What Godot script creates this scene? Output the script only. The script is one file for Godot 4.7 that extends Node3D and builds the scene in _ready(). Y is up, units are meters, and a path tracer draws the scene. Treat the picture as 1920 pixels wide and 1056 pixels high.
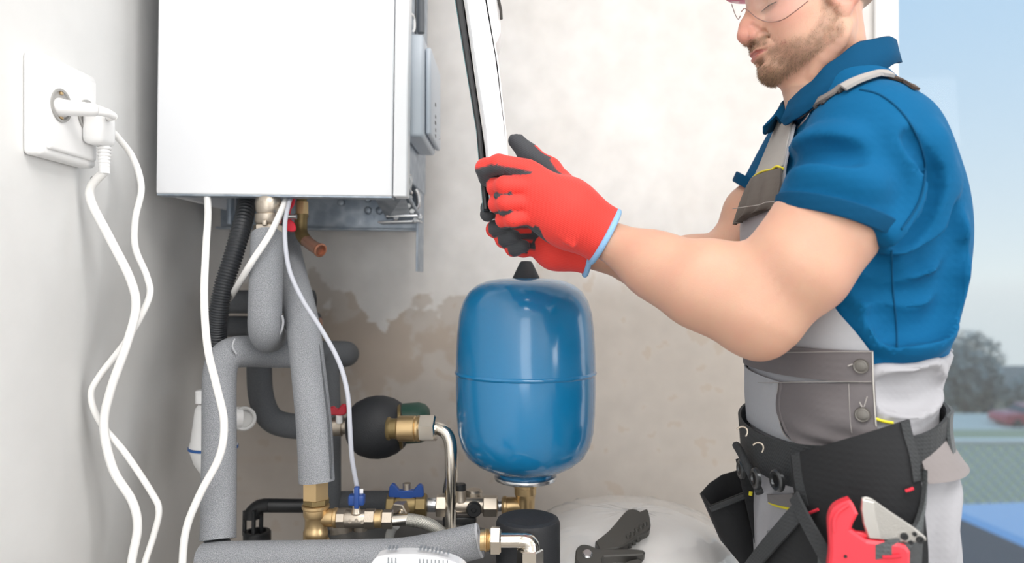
extends Node3D
# A heating installer in blue polo and grey bib overalls holds a boiler cover beside an open boiler, its pipework and a blue expansion vessel.

func _ready() -> void:
	# ---------------- camera
	var cam := Camera3D.new()
	cam.name = "camera"
	cam.position = EYE
	cam.fov = rad_to_deg(2.0 * atan(528.0 / FPX))
	cam.near = 0.05
	cam.far = 400.0
	var lens := CameraAttributesPhysical.new()
	lens.frustum_focal_length = 12.0 * FPX / 528.0
	lens.frustum_focus_distance = 1.08
	lens.exposure_aperture = lens.frustum_focal_length / 9.0     # 9 mm opening
	lens.frustum_near = 0.05
	lens.frustum_far = 400.0
	cam.attributes = lens
	add_child(cam)
	cam.current = true
	# ---------------- sky and exposure
	var sky := ProceduralSkyMaterial.new()
	sky.sky_top_color = Color(0.62, 0.80, 0.95)
	sky.sky_horizon_color = Color(0.87, 0.92, 0.93)
	sky.sky_curve = 0.16
	sky.ground_bottom_color = Color(0.80, 0.85, 0.87)
	sky.ground_horizon_color = Color(0.86, 0.90, 0.915)
	sky.sky_energy_multiplier = 1.0
	var env := Environment.new()
	env.background_mode = Environment.BG_SKY
	env.sky = Sky.new()
	env.sky.sky_material = sky
	env.tonemap_mode = Environment.TONE_MAPPER_LINEAR
	env.tonemap_exposure = 0.98
	env.sdfgi_enabled = true
	env.ssao_enabled = true
	env.ssil_enabled = true
	var we := WorldEnvironment.new()
	we.name = "environment"
	we.environment = env
	add_child(we)
	# ---------------- daylight through the windows behind the camera, and the ceiling panel
	window_light("window_light", Vector3(-0.05, 1.5, 2.36), Vector2(1.0, 1.9), Vector3(0, 0, -1), 2.3)
	window_light("window_light", Vector3(2.90, 1.6, 0.95), Vector2(1.9, 1.4), Vector3(-1, 0, 0), 5.0)
	window_light("panel_light", Vector3(0.5, 2.52, 0.2), Vector2(1.2, 1.2), Vector3(0, -1, 0), 2.6)
	window_light("door_light", Vector3(1.95, 1.15, -1.60), Vector2(1.4, 2.1), Vector3(0, 0, 1), 1.4)
	# ---------------- the scene
	make_materials()
	build_room()
	build_outside()
	build_boiler()
	build_socket()
	build_pipes()
	build_vessels()
	build_person()

func window_light(called: String, at: Vector3, size: Vector2, towards: Vector3, energy: float) -> void:
	var l := AreaLight3D.new()
	l.name = called
	l.area_size = size
	l.light_energy = energy
	l.light_color = Color(1.0, 0.99, 0.98)
	l.area_range = 12.0
	l.area_attenuation = 2.0
	l.shadow_enabled = true
	var up := Vector3.UP if absf(towards.y) < 0.9 else Vector3.FORWARD
	l.transform = Transform3D(Basis.looking_at(towards, up), at)
	add_child(l, true)

# ---------------------------------------------------------------- helpers
const FPX := 1400.0                       # focal length in pixels of the 1920 x 1056 frame
const EYE := Vector3(0, 1.25, 0)

func P(px: float, py: float, depth: float) -> Vector3:   # the point of the room seen at that pixel, that far in front of the camera
	return EYE + Vector3((px - 960.0) / FPX * depth, (528.0 - py) / FPX * depth, -depth)

func PP(list: Array, depth := 0.0) -> Array:             # [[px, py, depth], ...] or [[px, py], ...] at one depth
	var out := []
	for q in list:
		out.append(P(q[0], q[1], q[2] if q.size() > 2 else depth))
	return out

# Collects lofts, boxes and lathes as triangles; smooth groups split the normals.
class MB:
	var v := PackedVector3Array()
	var uv := PackedVector2Array()
	var g := PackedInt32Array()
	var grp := 0

	func _quad(a, b, c, d, ua, ub, uc, ud, s) -> void:
		v.append_array(PackedVector3Array([a, b, c, a, c, d]))
		uv.append_array(PackedVector2Array([ua, ub, uc, ua, uc, ud]))
		for i in 6: g.append(s)

	func _fix(from: int) -> void:                        # turn what was just added so that it faces outwards
		var c := Vector3.ZERO
		var n := v.size() - from
		if n <= 0: return
		for i in range(from, v.size()): c += v[i]
		c /= n
		var vol := 0.0
		for i in range(from, v.size(), 3):
			vol += (v[i] - c).dot((v[i + 1] - c).cross(v[i + 2] - c))
		if vol > 0.0: turn_from(from)

	func turn_from(from: int) -> void:
		for i in range(from, v.size(), 3):
			var t := v[i + 1]; v[i + 1] = v[i + 2]; v[i + 2] = t
			var u := uv[i + 1]; uv[i + 1] = uv[i + 2]; uv[i + 2] = u

	# rings: arrays of points of equal count. creases: ring numbers where the normals break. flat: every face on its own.
	func loft(rings: Array, closed := true, cap0 := true, cap1 := true, creases := [], flat := false, fix := true) -> MB:
		var from := v.size()
		grp += 1
		var n: int = rings[0].size()
		var along := 0.0
		for i in rings.size() - 1:
			if i in creases: grp += 1
			var A = rings[i]
			var B = rings[i + 1]
			var step: float = (B[0] - A[0]).length()
			for j in (n if closed else n - 1):
				var j2 := (j + 1) % n
				var u0 := float(j) / n
				var u1 := float(j + 1) / n
				_quad(A[j], A[j2], B[j2], B[j], Vector2(u0, along), Vector2(u1, along), Vector2(u1, along + step), Vector2(u0, along + step), -1 if flat else grp)
			along += step
		if cap0: _cap(rings[0], true)
		if cap1: _cap(rings[-1], false)
		if fix: _fix(from)
		return self

	func _cap(r: Array, rev: bool) -> void:
		grp += 1
		var c := Vector3.ZERO
		for q in r: c += q
		c /= r.size()
		for j in r.size():
			var a = r[j]
			var b = r[(j + 1) % r.size()]
			if rev: v.append_array(PackedVector3Array([c, b, a]))
			else: v.append_array(PackedVector3Array([c, a, b]))
			uv.append_array(PackedVector2Array([Vector2.ZERO, Vector2.RIGHT, Vector2.DOWN]))
			for i in 3: g.append(grp)

	static func basis_along(d: Vector3) -> Basis:        # y along d
		var y := d.normalized()
		var x := (Vector3.RIGHT if absf(y.x) < 0.8 else Vector3.FORWARD)
		x = (x - y * x.dot(y)).normalized()
		return Basis(x, y, x.cross(y))

	static func smooth(pts: Array, per := 6) -> Array:   # Catmull-Rom through the points
		if pts.size() < 3: return pts
		var out := []
		for i in pts.size() - 1:
			var p0 = pts[maxi(i - 1, 0)]
			var p3 = pts[mini(i + 2, pts.size() - 1)]
			for k in per:
				out.append(pts[i].cubic_interpolate(pts[i + 1], p0, p3, float(k) / per))
		out.append(pts[-1])
		return out

	# round bar along a path; r a number or an array of radii (one per point); squash makes it oval
	func tube(path: Array, r, sides := 16, cap0 := true, cap1 := true, squash := 1.0) -> MB:
		var rings := []
		var n := path.size()
		var x := Vector3.ZERO
		for i in n:
			var t: Vector3 = (path[mini(i + 1, n - 1)] - path[maxi(i - 1, 0)]).normalized()
			if i == 0: x = MB.basis_along(t).x
			x = (x - t * x.dot(t)).normalized()
			var z := x.cross(t)
			var rad: float = r[i] if r is Array or r is PackedFloat32Array else r
			var ring := []
			for j in sides:
				var a := TAU * j / sides
				ring.append(path[i] + x * (cos(a) * rad) + z * (sin(a) * rad * squash))
			rings.append(ring)
		return loft(rings, true, cap0, cap1)

	# profile: [[radius, height], ...] turned about the axis from `at` along `dir`
	func lathe(profile: Array, at: Vector3, dir := Vector3.UP, sides := 40, flat := false, turn := 0.0) -> MB:
		var b := MB.basis_along(dir)
		var rings := []
		var cr := []
		for i in profile.size():
			var ring := []
			for j in sides:
				var a := TAU * j / sides + turn
				ring.append(at + b.y * profile[i][1] + (b.x * cos(a) + b.z * sin(a)) * maxf(profile[i][0], 0.00005))
			rings.append(ring)
			if i > 0 and i < profile.size() - 1:
				var d0 := Vector2(profile[i][0] - profile[i - 1][0], profile[i][1] - profile[i - 1][1])
				var d1 := Vector2(profile[i + 1][0] - profile[i][0], profile[i + 1][1] - profile[i][1])
				if absf(d0.angle_to(d1)) > 0.6: cr.append(i)
		return loft(rings, true, true, true, cr, flat)

	# hexagon nut from `at` along `dir`; r across the corners
	func hex(at: Vector3, dir: Vector3, r: float, h: float, ch := 0.12, sides := 6, turn := 0.0) -> MB:
		var c := r * ch
		return lathe([[r - c, 0], [r, c * 0.7], [r, h - c * 0.7], [r - c, h]], at, dir, sides, true, turn)

	# box with rounded edges; xf places its centre
	func rbox(size: Vector3, r: float, xf := Transform3D(), n := 3) -> MB:
		var h := size / 2
		r = minf(r, minf(h.x, minf(h.y, h.z)) * 0.999)
		var rings := []
		for k in range(2 * (n + 1)):
			var top := k > n
			var a: float = PI / 2 * ((k - n - 1) if top else (n - k)) / n
			var ins := r - r * cos(a)
			var y := (h.y - r + r * sin(a)) if top else -(h.y - r + r * sin(a))
			var ring := []
			var rr := r - ins
			for c in 4:
				var cx: float = [1, -1, -1, 1][c] * (h.x - r)
				var cz: float = [1, 1, -1, -1][c] * (h.z - r)
				for m in n + 1:
					var t := PI / 2 * (c + float(m) / n)
					ring.append(xf * Vector3(cx + cos(t) * rr, y, cz + sin(t) * rr))
			rings.append(ring)
		return loft(rings)

	# polygon (Vector2 list) given depth along local z, edges bevelled; xf places it (its back face at z = 0)
	func prism(poly: Array, depth: float, bevel: float, xf := Transform3D(), flat := true) -> MB:
		var from := v.size()
		var p := PackedVector2Array(poly)
		if Geometry2D.is_polygon_clockwise(p): p.reverse()
		var m := p.size()
		var inner := []
		for i in m:
			var a := (p[i] - p[(i + m - 1) % m]).normalized().orthogonal()
			var b := (p[(i + 1) % m] - p[i]).normalized().orthogonal()
			var nn := (a + b)
			nn = nn / maxf(nn.length_squared() / 2.0, 0.5)
			inner.append(p[i] - nn * bevel * (-1.0 if Geometry2D.is_polygon_clockwise(p) else 1.0) * -1.0)
		# choose the inward side
		var area0 := 0.0
		var area1 := 0.0
		for i in m:
			area0 += p[i].cross(p[(i + 1) % m])
			area1 += inner[i].cross(inner[(i + 1) % m])
		if absf(area1) > absf(area0):
			for i in m: inner[i] = p[i] * 2.0 - inner[i]
		var rings := []
		for q in [[inner, 0.0], [p, bevel], [p, depth - bevel], [inner, depth]]:
			var ring := []
			for i in m: ring.append(xf * Vector3(q[0][i].x, q[0][i].y, q[1]))
			rings.append(ring)
		loft(rings, true, false, false, [1, 2], flat, false)
		var tri := Geometry2D.triangulate_polygon(PackedVector2Array(inner))
		grp += 1
		for i in range(0, tri.size(), 3):
			var A = inner[tri[i]]
			var B = inner[tri[i + 1]]
			var C = inner[tri[i + 2]]
			if (B - A).cross(C - A) < 0.0:
				var t = B; B = C; C = t
			v.append_array(PackedVector3Array([xf * Vector3(A.x, A.y, depth), xf * Vector3(B.x, B.y, depth), xf * Vector3(C.x, C.y, depth)]))
			v.append_array(PackedVector3Array([xf * Vector3(A.x, A.y, 0), xf * Vector3(C.x, C.y, 0), xf * Vector3(B.x, B.y, 0)]))
			for k in 6:
				uv.append(Vector2.ZERO); g.append(-1)
		_fix(from)
		return self

	# a sheet of cloth: grid[i][j] points, grown to a thickness along the given normals (same layout); front, back and rim
	func sheet(grid: Array, normals: Array, thick: float) -> MB:
		var from := v.size()
		var top := []
		for i in grid.size():
			var r := []
			for j in grid[i].size(): r.append(grid[i][j] + normals[i][j] * thick)
			top.append(r)
		loft(top, false, false, false, [], false, false)
		var mid := v.size()
		loft(grid, false, false, false, [], false, false)
		turn_from(mid)
		var rim := []
		var rim2 := []
		var R := grid.size()
		var C: int = grid[0].size()
		for j in C: rim.append([grid[0][j], top[0][j]])
		for i in range(1, R): rim.append([grid[i][C - 1], top[i][C - 1]])
		for j in range(C - 2, -1, -1): rim.append([grid[R - 1][j], top[R - 1][j]])
		for i in range(R - 2, -1, -1): rim.append([grid[i][0], top[i][0]])
		mid = v.size()
		loft(rim, false, false, false, [], false, false)
		# the front must face along the normals
		var n := (v[from + 1] - v[from]).cross(v[from + 2] - v[from])
		if n.dot(normals[0][0]) > 0.0: turn_from(from)
		return self

	func commit(origin: Vector3) -> ArrayMesh:
		var st := SurfaceTool.new()
		st.begin(Mesh.PRIMITIVE_TRIANGLES)
		for i in v.size():
			st.set_smooth_group(g[i] if g[i] >= 0 else 0xFFFFFFFF)
			st.set_uv(uv[i])
			st.add_vertex(v[i] - origin)
		st.generate_normals()
		st.index()
		return st.commit()

func mb() -> MB:
	return MB.new()

var names := {}
var bases := {}                           # thing -> its base point in the room

func numbered(called: String) -> String:
	var n: int = names.get(called, 0)
	names[called] = n + 1
	return called if n == 0 else "%s_%03d" % [called, n]

func tag(o: Node, label := "", category := "", group := "", kind := "") -> Node:
	for q in [["label", label], ["category", category], ["group", group], ["kind", kind]]:
		if q[1]: o.set_meta(q[0], q[1])
	return o

func thing(called: String, label: String, category: String, base: Vector3, group := "") -> Node3D:
	var o := Node3D.new()
	o.name = numbered(called)
	o.position = base
	bases[o] = base
	tag(o, label, category, group)
	add_child(o, true)
	return o

func part(called: String, m, mat: Material, parent: Node3D, label := "") -> MeshInstance3D:
	var top := parent
	while top.get_parent() != self: top = top.get_parent()
	var o := MeshInstance3D.new()
	o.name = called
	o.mesh = m.commit(bases[top]) if m is MB else m
	o.material_override = mat
	if label: o.set_meta("label", label)
	parent.add_child(o, true)
	return o

func single(called: String, m: MB, mat: Material, label: String, category: String, base: Vector3, group := "", kind := "") -> MeshInstance3D:
	var o := MeshInstance3D.new()
	o.name = numbered(called)
	o.position = base
	bases[o] = base
	o.mesh = m.commit(base)
	o.material_override = mat
	tag(o, label, category, group, kind)
	add_child(o, true)
	return o

func structure(called: String, m: MB, mat: Material) -> MeshInstance3D:
	var o := MeshInstance3D.new()
	o.name = called
	bases[o] = Vector3.ZERO
	o.mesh = m.commit(Vector3.ZERO)
	o.material_override = mat
	o.set_meta("kind", "structure")
	add_child(o, true)
	return o

# ---------------------------------------------------------------- materials
func col(hex: String) -> Color:
	return Color.html(hex)

func noise_tex(freq: float, size := 256, type := FastNoiseLite.TYPE_SIMPLEX, octaves := 3, normal := false, bump := 4.0, sd := 1) -> NoiseTexture2D:
	var n := FastNoiseLite.new()
	n.noise_type = type
	n.frequency = freq
	n.fractal_octaves = octaves
	n.seed = sd
	var t := NoiseTexture2D.new()
	t.width = size
	t.height = size
	t.seamless = true
	t.noise = n
	t.as_normal_map = normal
	t.bump_strength = bump
	return t

func toned(t: NoiseTexture2D, a: Color, b: Color) -> NoiseTexture2D:
	var gr := Gradient.new()
	gr.colors = PackedColorArray([a, b])
	gr.offsets = PackedFloat32Array([0.25, 0.75])
	t.color_ramp = gr
	return t

func mat(c: Color, rough := 0.6, metal := 0.0) -> StandardMaterial3D:
	var m := StandardMaterial3D.new()
	m.albedo_color = c
	m.roughness = rough
	m.metallic = metal
	return m

func tri(m: StandardMaterial3D, scale: float) -> StandardMaterial3D:
	m.uv1_triplanar = true
	m.uv1_scale = Vector3.ONE * scale
	return m

func bumped(m: StandardMaterial3D, t: Texture2D, cm: float) -> StandardMaterial3D:
	m.heightmap_enabled = true
	m.heightmap_texture = t
	m.heightmap_scale = cm
	return m

func image_tex(w: int, h: int, f: Callable) -> ImageTexture:
	var im := Image.create(w, h, false, Image.FORMAT_RGB8)
	for y in h:
		for x in w:
			im.set_pixel(x, y, f.call(x, y))
	return ImageTexture.create_from_image(im)

# ---------------------------------------------------------------- distance fields for the figure and its soft clothes
class Field:
	var kind := PackedInt32Array()        # 0 tapered capsule, 1 ellipsoid, 2 trunk given by a table of sections
	var sub := PackedByteArray()
	var k := PackedFloat32Array()
	var a := PackedVector3Array()
	var b := PackedVector3Array()
	var ra := PackedFloat32Array()
	var rb := PackedFloat32Array()
	var r3 := PackedVector3Array()
	var inv: Array[Basis] = []
	var cn := PackedVector3Array()        # a plane that cuts the shape off
	var cd := PackedFloat32Array()
	var tint := PackedInt32Array()
	var palm := PackedVector3Array()
	var bias := PackedFloat32Array()
	var lean := 0.0
	var trunk: Trunk
	var grow := 0.0
	var tag := 0
	var palm_dir := Vector3.ZERO

	func _push(kd: int, A: Vector3, B: Vector3, r0: float, r1: float, kk: float, s: bool, R: Vector3, bs: Basis) -> int:
		kind.append(kd); a.append(A); b.append(B); ra.append(r0); rb.append(r1); k.append(kk); sub.append(1 if s else 0)
		r3.append(R); inv.append(bs); cn.append(Vector3.ZERO); cd.append(0.0); tint.append(tag); palm.append(palm_dir); bias.append(lean)
		return kind.size() - 1

	func cap(A: Vector3, B: Vector3, r0: float, r1: float, kk := 0.01, s := false) -> int:
		return _push(0, A, B, r0, r1, kk, s, Vector3.ONE, Basis())

	func chain(pts: Array, rs: Array, kk := 0.01, s := false) -> void:
		for i in pts.size() - 1: cap(pts[i], pts[i + 1], rs[i], rs[i + 1], kk, s)

	func ell(c: Vector3, R: Vector3, bs := Basis(), kk := 0.01, s := false) -> int:
		return _push(1, c, c, 0, 0, kk, s, R, bs.inverse())

	func body(t: Trunk, g: float, kk := 0.02) -> int:
		trunk = t
		return _push(2, Vector3.ZERO, Vector3.ZERO, g, 0, kk, false, Vector3.ONE, Basis())

	func cut(i: int, at: Vector3, n: Vector3) -> void:      # keeps the side that n points away from
		cn[i] = n.normalized()
		cd[i] = cn[i].dot(at)

	func one(i: int, p: Vector3) -> float:
		var d: float
		var kd := kind[i]
		if kd == 0:
			var A := a[i]
			var ba := b[i] - A
			var pa := p - A
			var h := clampf(pa.dot(ba) / maxf(ba.length_squared(), 1e-9), 0.0, 1.0)
			d = (pa - ba * h).length() - ra[i] - (rb[i] - ra[i]) * h
		elif kd == 1:
			var q := inv[i] * (p - a[i])
			var s := q / r3[i]
			var k0 := s.length()
			var k1 := (s / r3[i]).length()
			d = k0 * (k0 - 1.0) / maxf(k1, 1e-6) if k0 > 0.02 else -minf(r3[i].x, minf(r3[i].y, r3[i].z))
		else:
			d = trunk.dist(p) - ra[i]
		if cn[i] != Vector3.ZERO:
			d = maxf(d, p.dot(cn[i]) - cd[i])
		return d

	func at(p: Vector3, ids: PackedInt32Array) -> float:
		var d := 1.0
		for i in ids:
			var e := one(i, p)
			var kk := k[i]
			if sub[i] == 0:
				var h := maxf(kk - absf(d - e), 0.0) / kk
				d = minf(d, e) - h * h * kk * 0.25
			else:
				e = -e
				var h2 := maxf(kk - absf(d - e), 0.0) / kk
				d = maxf(d, e) + h2 * h2 * kk * 0.25
		return d - grow

	func all() -> PackedInt32Array:
		return PackedInt32Array(range(kind.size()))

	func near(p: Vector3, ids: PackedInt32Array, reach: float) -> PackedInt32Array:
		var out := PackedInt32Array()
		for i in ids:
			if one(i, p) < reach + k[i]: out.append(i)
		return out

	# where a ray meets the field
	func hit(from: Vector3, dir: Vector3, t0: float, t1: float, ids := PackedInt32Array()) -> Vector3:
		if ids.is_empty(): ids = all()
		var t := t0
		for i in 90:
			var d := at(from + dir * t, ids)
			if absf(d) < 0.0002: break
			t += d * 0.8
			if t > t1: break
		return from + dir * minf(t, t1)

	func slope(p: Vector3, ids := PackedInt32Array(), e := 0.002) -> Vector3:
		if ids.is_empty(): ids = near(p, all(), 0.05)
		return Vector3(at(p + Vector3(e, 0, 0), ids) - at(p - Vector3(e, 0, 0), ids), at(p + Vector3(0, e, 0), ids) - at(p - Vector3(0, e, 0), ids), at(p + Vector3(0, 0, e), ids) - at(p - Vector3(0, 0, e), ids)).normalized()

	# surface nets over the box lo..hi, appended to `out` = [vertices, normals, colours, uvs, indices]
	func mesh(lo: Vector3, hi: Vector3, cell: float, out: Array, tone = null) -> void:
		var N := 8
		var bx := ceili((hi.x - lo.x) / cell / N)
		var by := ceili((hi.y - lo.y) / cell / N)
		var bz := ceili((hi.z - lo.z) / cell / N)
		var sx := bx * N + 1
		var sy := by * N + 1
		var sz := bz * N + 1
		var vals := PackedFloat32Array()
		vals.resize(sx * sy * sz)
		vals.fill(1.0)
		var ids := all()
		var half := cell * N * 0.5
		var R := half * 1.7321
		var act := PackedInt32Array()
		for kz in bz:
			for ky in by:
				for kx in bx:
					var c := lo + Vector3(kx + 0.5, ky + 0.5, kz + 0.5) * (cell * N)
					var loc := near(c, ids, R)
					if loc.is_empty(): continue
					var dc := at(c, loc)
					if absf(dc) > R * 1.25 + 0.004: 
						continue
					act.append_array(PackedInt32Array([kx * N, ky * N, kz * N]))
					for z in range(kz * N, kz * N + N + 1):
						for y in range(ky * N, ky * N + N + 1):
							var base := (z * sy + y) * sx
							for x in range(kx * N, kx * N + N + 1):
								if vals[base + x] == 1.0:
									vals[base + x] = at(lo + Vector3(x, y, z) * cell, loc)
		var made := PackedInt32Array()
		made.resize(sx * sy * sz)
		made.fill(-1)
		var V: PackedVector3Array = out[0]
		var Nn: PackedVector3Array = out[1]
		var Cc: PackedColorArray = out[2]
		var Uu: PackedVector2Array = out[3]
		var I: PackedInt32Array = out[4]
		var off := PackedInt32Array([0, 1, sx, sx + 1, sx * sy, sx * sy + 1, sx * sy + sx, sx * sy + sx + 1])
		var ed := PackedInt32Array([0, 1, 2, 3, 4, 5, 6, 7, 0, 2, 1, 3, 4, 6, 5, 7, 0, 4, 1, 5, 2, 6, 3, 7])
		var cells := PackedInt32Array()
		var cv := PackedFloat32Array()
		cv.resize(8)
		for q in range(0, act.size(), 3):
			for z in range(act[q + 2], act[q + 2] + N):
				for y in range(act[q + 1], act[q + 1] + N):
					for x in range(act[q], act[q] + N):
						var o := (z * sy + y) * sx + x
						var m := 0
						for j in 8:
							var w := vals[o + off[j]]
							cv[j] = w
							if w < 0.0: m |= 1 << j
						if m == 0 or m == 255: continue
						var s := Vector3.ZERO
						var cnt := 0
						for e in 12:
							var i0 := ed[e * 2]
							var i1 := ed[e * 2 + 1]
							var w0 := cv[i0]
							var w1 := cv[i1]
							if (w0 < 0.0) == (w1 < 0.0): continue
							var t := w0 / (w0 - w1)
							s += Vector3((i0 & 1) + t * ((i1 & 1) - (i0 & 1)), ((i0 >> 1) & 1) + t * (((i1 >> 1) & 1) - ((i0 >> 1) & 1)), (i0 >> 2) + t * ((i1 >> 2) - (i0 >> 2)))
							cnt += 1
						s /= cnt
						made[o] = V.size()
						var gx := (cv[1] - cv[0] + cv[3] - cv[2] + cv[5] - cv[4] + cv[7] - cv[6])
						var gy := (cv[2] - cv[0] + cv[3] - cv[1] + cv[6] - cv[4] + cv[7] - cv[5])
						var gz := (cv[4] - cv[0] + cv[5] - cv[1] + cv[6] - cv[2] + cv[7] - cv[3])
						var p := lo + (Vector3(x, y, z) + s) * cell
						var nn := Vector3(gx, gy, gz).normalized()
						V.append(p)
						Nn.append(nn)
						Uu.append(Vector2.ZERO)
						Cc.append(tone.call(p, nn) if tone != null else Color.WHITE)
						cells.append_array(PackedInt32Array([o, m]))
		var nb := PackedInt32Array([1, sx, sx * sy])
		for q in range(0, cells.size(), 2):
			var o := cells[q]
			for ax in 3:
				# the edge of this cell from its corner 0 along ax; the four cells round it
				var in0 := vals[o] < 0.0
				var in1 := vals[o + nb[ax]] < 0.0
				if in0 == in1: continue
				var u := nb[(ax + 1) % 3]
				var w := nb[(ax + 2) % 3]
				if o - u - w < 0: continue
				var A := made[o]
				var B := made[o - u]
				var C := made[o - u - w]
				var D := made[o - w]
				if A < 0 or B < 0 or C < 0 or D < 0: continue
				if in0: I.append_array(PackedInt32Array([A, C, B, A, D, C]))
				else: I.append_array(PackedInt32Array([A, B, C, A, C, D]))
		out[0] = V; out[1] = Nn; out[2] = Cc; out[3] = Uu; out[4] = I

static func fresh() -> Array:
	return [PackedVector3Array(), PackedVector3Array(), PackedColorArray(), PackedVector2Array(), PackedInt32Array()]

func field_mesh(out: Array, origin: Vector3) -> ArrayMesh:
	var V: PackedVector3Array = out[0]
	for i in V.size(): V[i] -= origin
	var arr := []
	arr.resize(Mesh.ARRAY_MAX)
	arr[Mesh.ARRAY_VERTEX] = V
	arr[Mesh.ARRAY_NORMAL] = out[1]
	arr[Mesh.ARRAY_COLOR] = out[2]
	arr[Mesh.ARRAY_TEX_UV] = out[3]
	arr[Mesh.ARRAY_INDEX] = out[4]
	var m := ArrayMesh.new()
	m.add_surface_from_arrays(Mesh.PRIMITIVE_TRIANGLES, arr)
	return m

# A trunk given by level sections: rows of [height, front x, back x, near z, far z]
class Trunk:
	var ys := PackedFloat32Array()
	var cx := PackedFloat32Array()
	var rx := PackedFloat32Array()
	var cz := PackedFloat32Array()
	var rz := PackedFloat32Array()
	var pw := 2.3

	func _init(rows: Array) -> void:
		for r in rows:
			ys.append(r[0]); cx.append((r[1] + r[2]) / 2); rx.append((r[2] - r[1]) / 2)
			cz.append((r[3] + r[4]) / 2); rz.append(absf(r[4] - r[3]) / 2)

	func sec(y: float) -> Vector4:            # centre x, radius x, centre z, radius z
		var n := ys.size()
		if y <= ys[0]: return Vector4(cx[0], rx[0], cz[0], rz[0])
		if y >= ys[n - 1]: return Vector4(cx[n - 1], rx[n - 1], cz[n - 1], rz[n - 1])
		var i := 0
		while ys[i + 1] < y: i += 1
		var t := (y - ys[i]) / (ys[i + 1] - ys[i])
		var h := maxi(i - 1, 0)
		var l := mini(i + 2, n - 1)
		var A := Vector4(cx[i], rx[i], cz[i], rz[i])
		var B := Vector4(cx[i + 1], rx[i + 1], cz[i + 1], rz[i + 1])
		var m0 := (B - Vector4(cx[h], rx[h], cz[h], rz[h])) / (ys[i + 1] - ys[h]) * (ys[i + 1] - ys[i])
		var m1 := (Vector4(cx[l], rx[l], cz[l], rz[l]) - A) / (ys[l] - ys[i]) * (ys[i + 1] - ys[i])
		var t2 := t * t
		var t3 := t2 * t
		return A * (2 * t3 - 3 * t2 + 1) + m0 * (t3 - 2 * t2 + t) + B * (3 * t2 - 2 * t3) + m1 * (t3 - t2)

	func dist(p: Vector3) -> float:
		var s := sec(p.y)
		var ux := absf(p.x - s.x) / s.y
		var uz := absf(p.z - s.z) / s.w
		var m := pow(pow(ux, pw) + pow(uz, pw), 1.0 / pw)
		var d := (m - 1.0) * minf(s.y, s.w)
		if m > 0.4:
			var e := pow(m, 1.0 - pw)
			d = (m - 1.0) / Vector2(e * pow(ux, pw - 1.0) / s.y, e * pow(uz, pw - 1.0) / s.w).length()
		var n := ys.size()
		if p.y > ys[n - 1]: d = maxf(d, 0.0) + (p.y - ys[n - 1]) if d < 0.0 else sqrt(d * d + (p.y - ys[n - 1]) * (p.y - ys[n - 1]))
		elif p.y < ys[0]: d = maxf(d, 0.0) + (ys[0] - p.y) if d < 0.0 else sqrt(d * d + (ys[0] - p.y) * (ys[0] - p.y))
		return d

	func pt(th: float, y: float, grow := 0.0) -> Vector3:   # th 0 the back, PI/2 the side near the camera, PI the front
		var s := sec(y)
		var c := cos(th)
		var sn := sin(th)
		var e := 2.0 / pw
		var q := Vector3(s.x + s.y * signf(c) * pow(absf(c), e), y, s.z + s.w * signf(sn) * pow(absf(sn), e))
		return q + Vector3(c / s.y, 0, sn / s.w).normalized() * grow

	func nrm(th: float, y: float) -> Vector3:
		var A := pt(th + 0.02, y) - pt(th - 0.02, y)
		var B := pt(th, y + 0.01) - pt(th, y - 0.01)
		return B.cross(A).normalized()

	# the (angle, height) at which the line of sight meets the trunk grown by g
	func seen(from: Vector3, dir: Vector3, g := 0.0) -> Vector2:
		var t := 0.5
		for i in 80:
			var d := dist(from + dir * t) - g
			if absf(d) < 0.0002: break
			t += d * 0.7
			if t > 1.6: break
		var p := from + dir * t
		var s := sec(p.y)
		var th := 0.0
		var q := p
		for i in 8:
			var ux := (q.x - s.x) / s.y
			var uz := (q.z - s.z) / s.w
			th = atan2(signf(uz) * pow(absf(uz), pw / 2), signf(ux) * pow(absf(ux), pw / 2))
			q = q.lerp(p - Vector3(cos(th) / s.y, 0, sin(th) / s.w).normalized() * g, 0.7)
		return Vector2(th + TAU if th < -1.4 else th, p.y)

# ---------------------------------------------------------------- materials of the place
var M := {}

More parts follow.
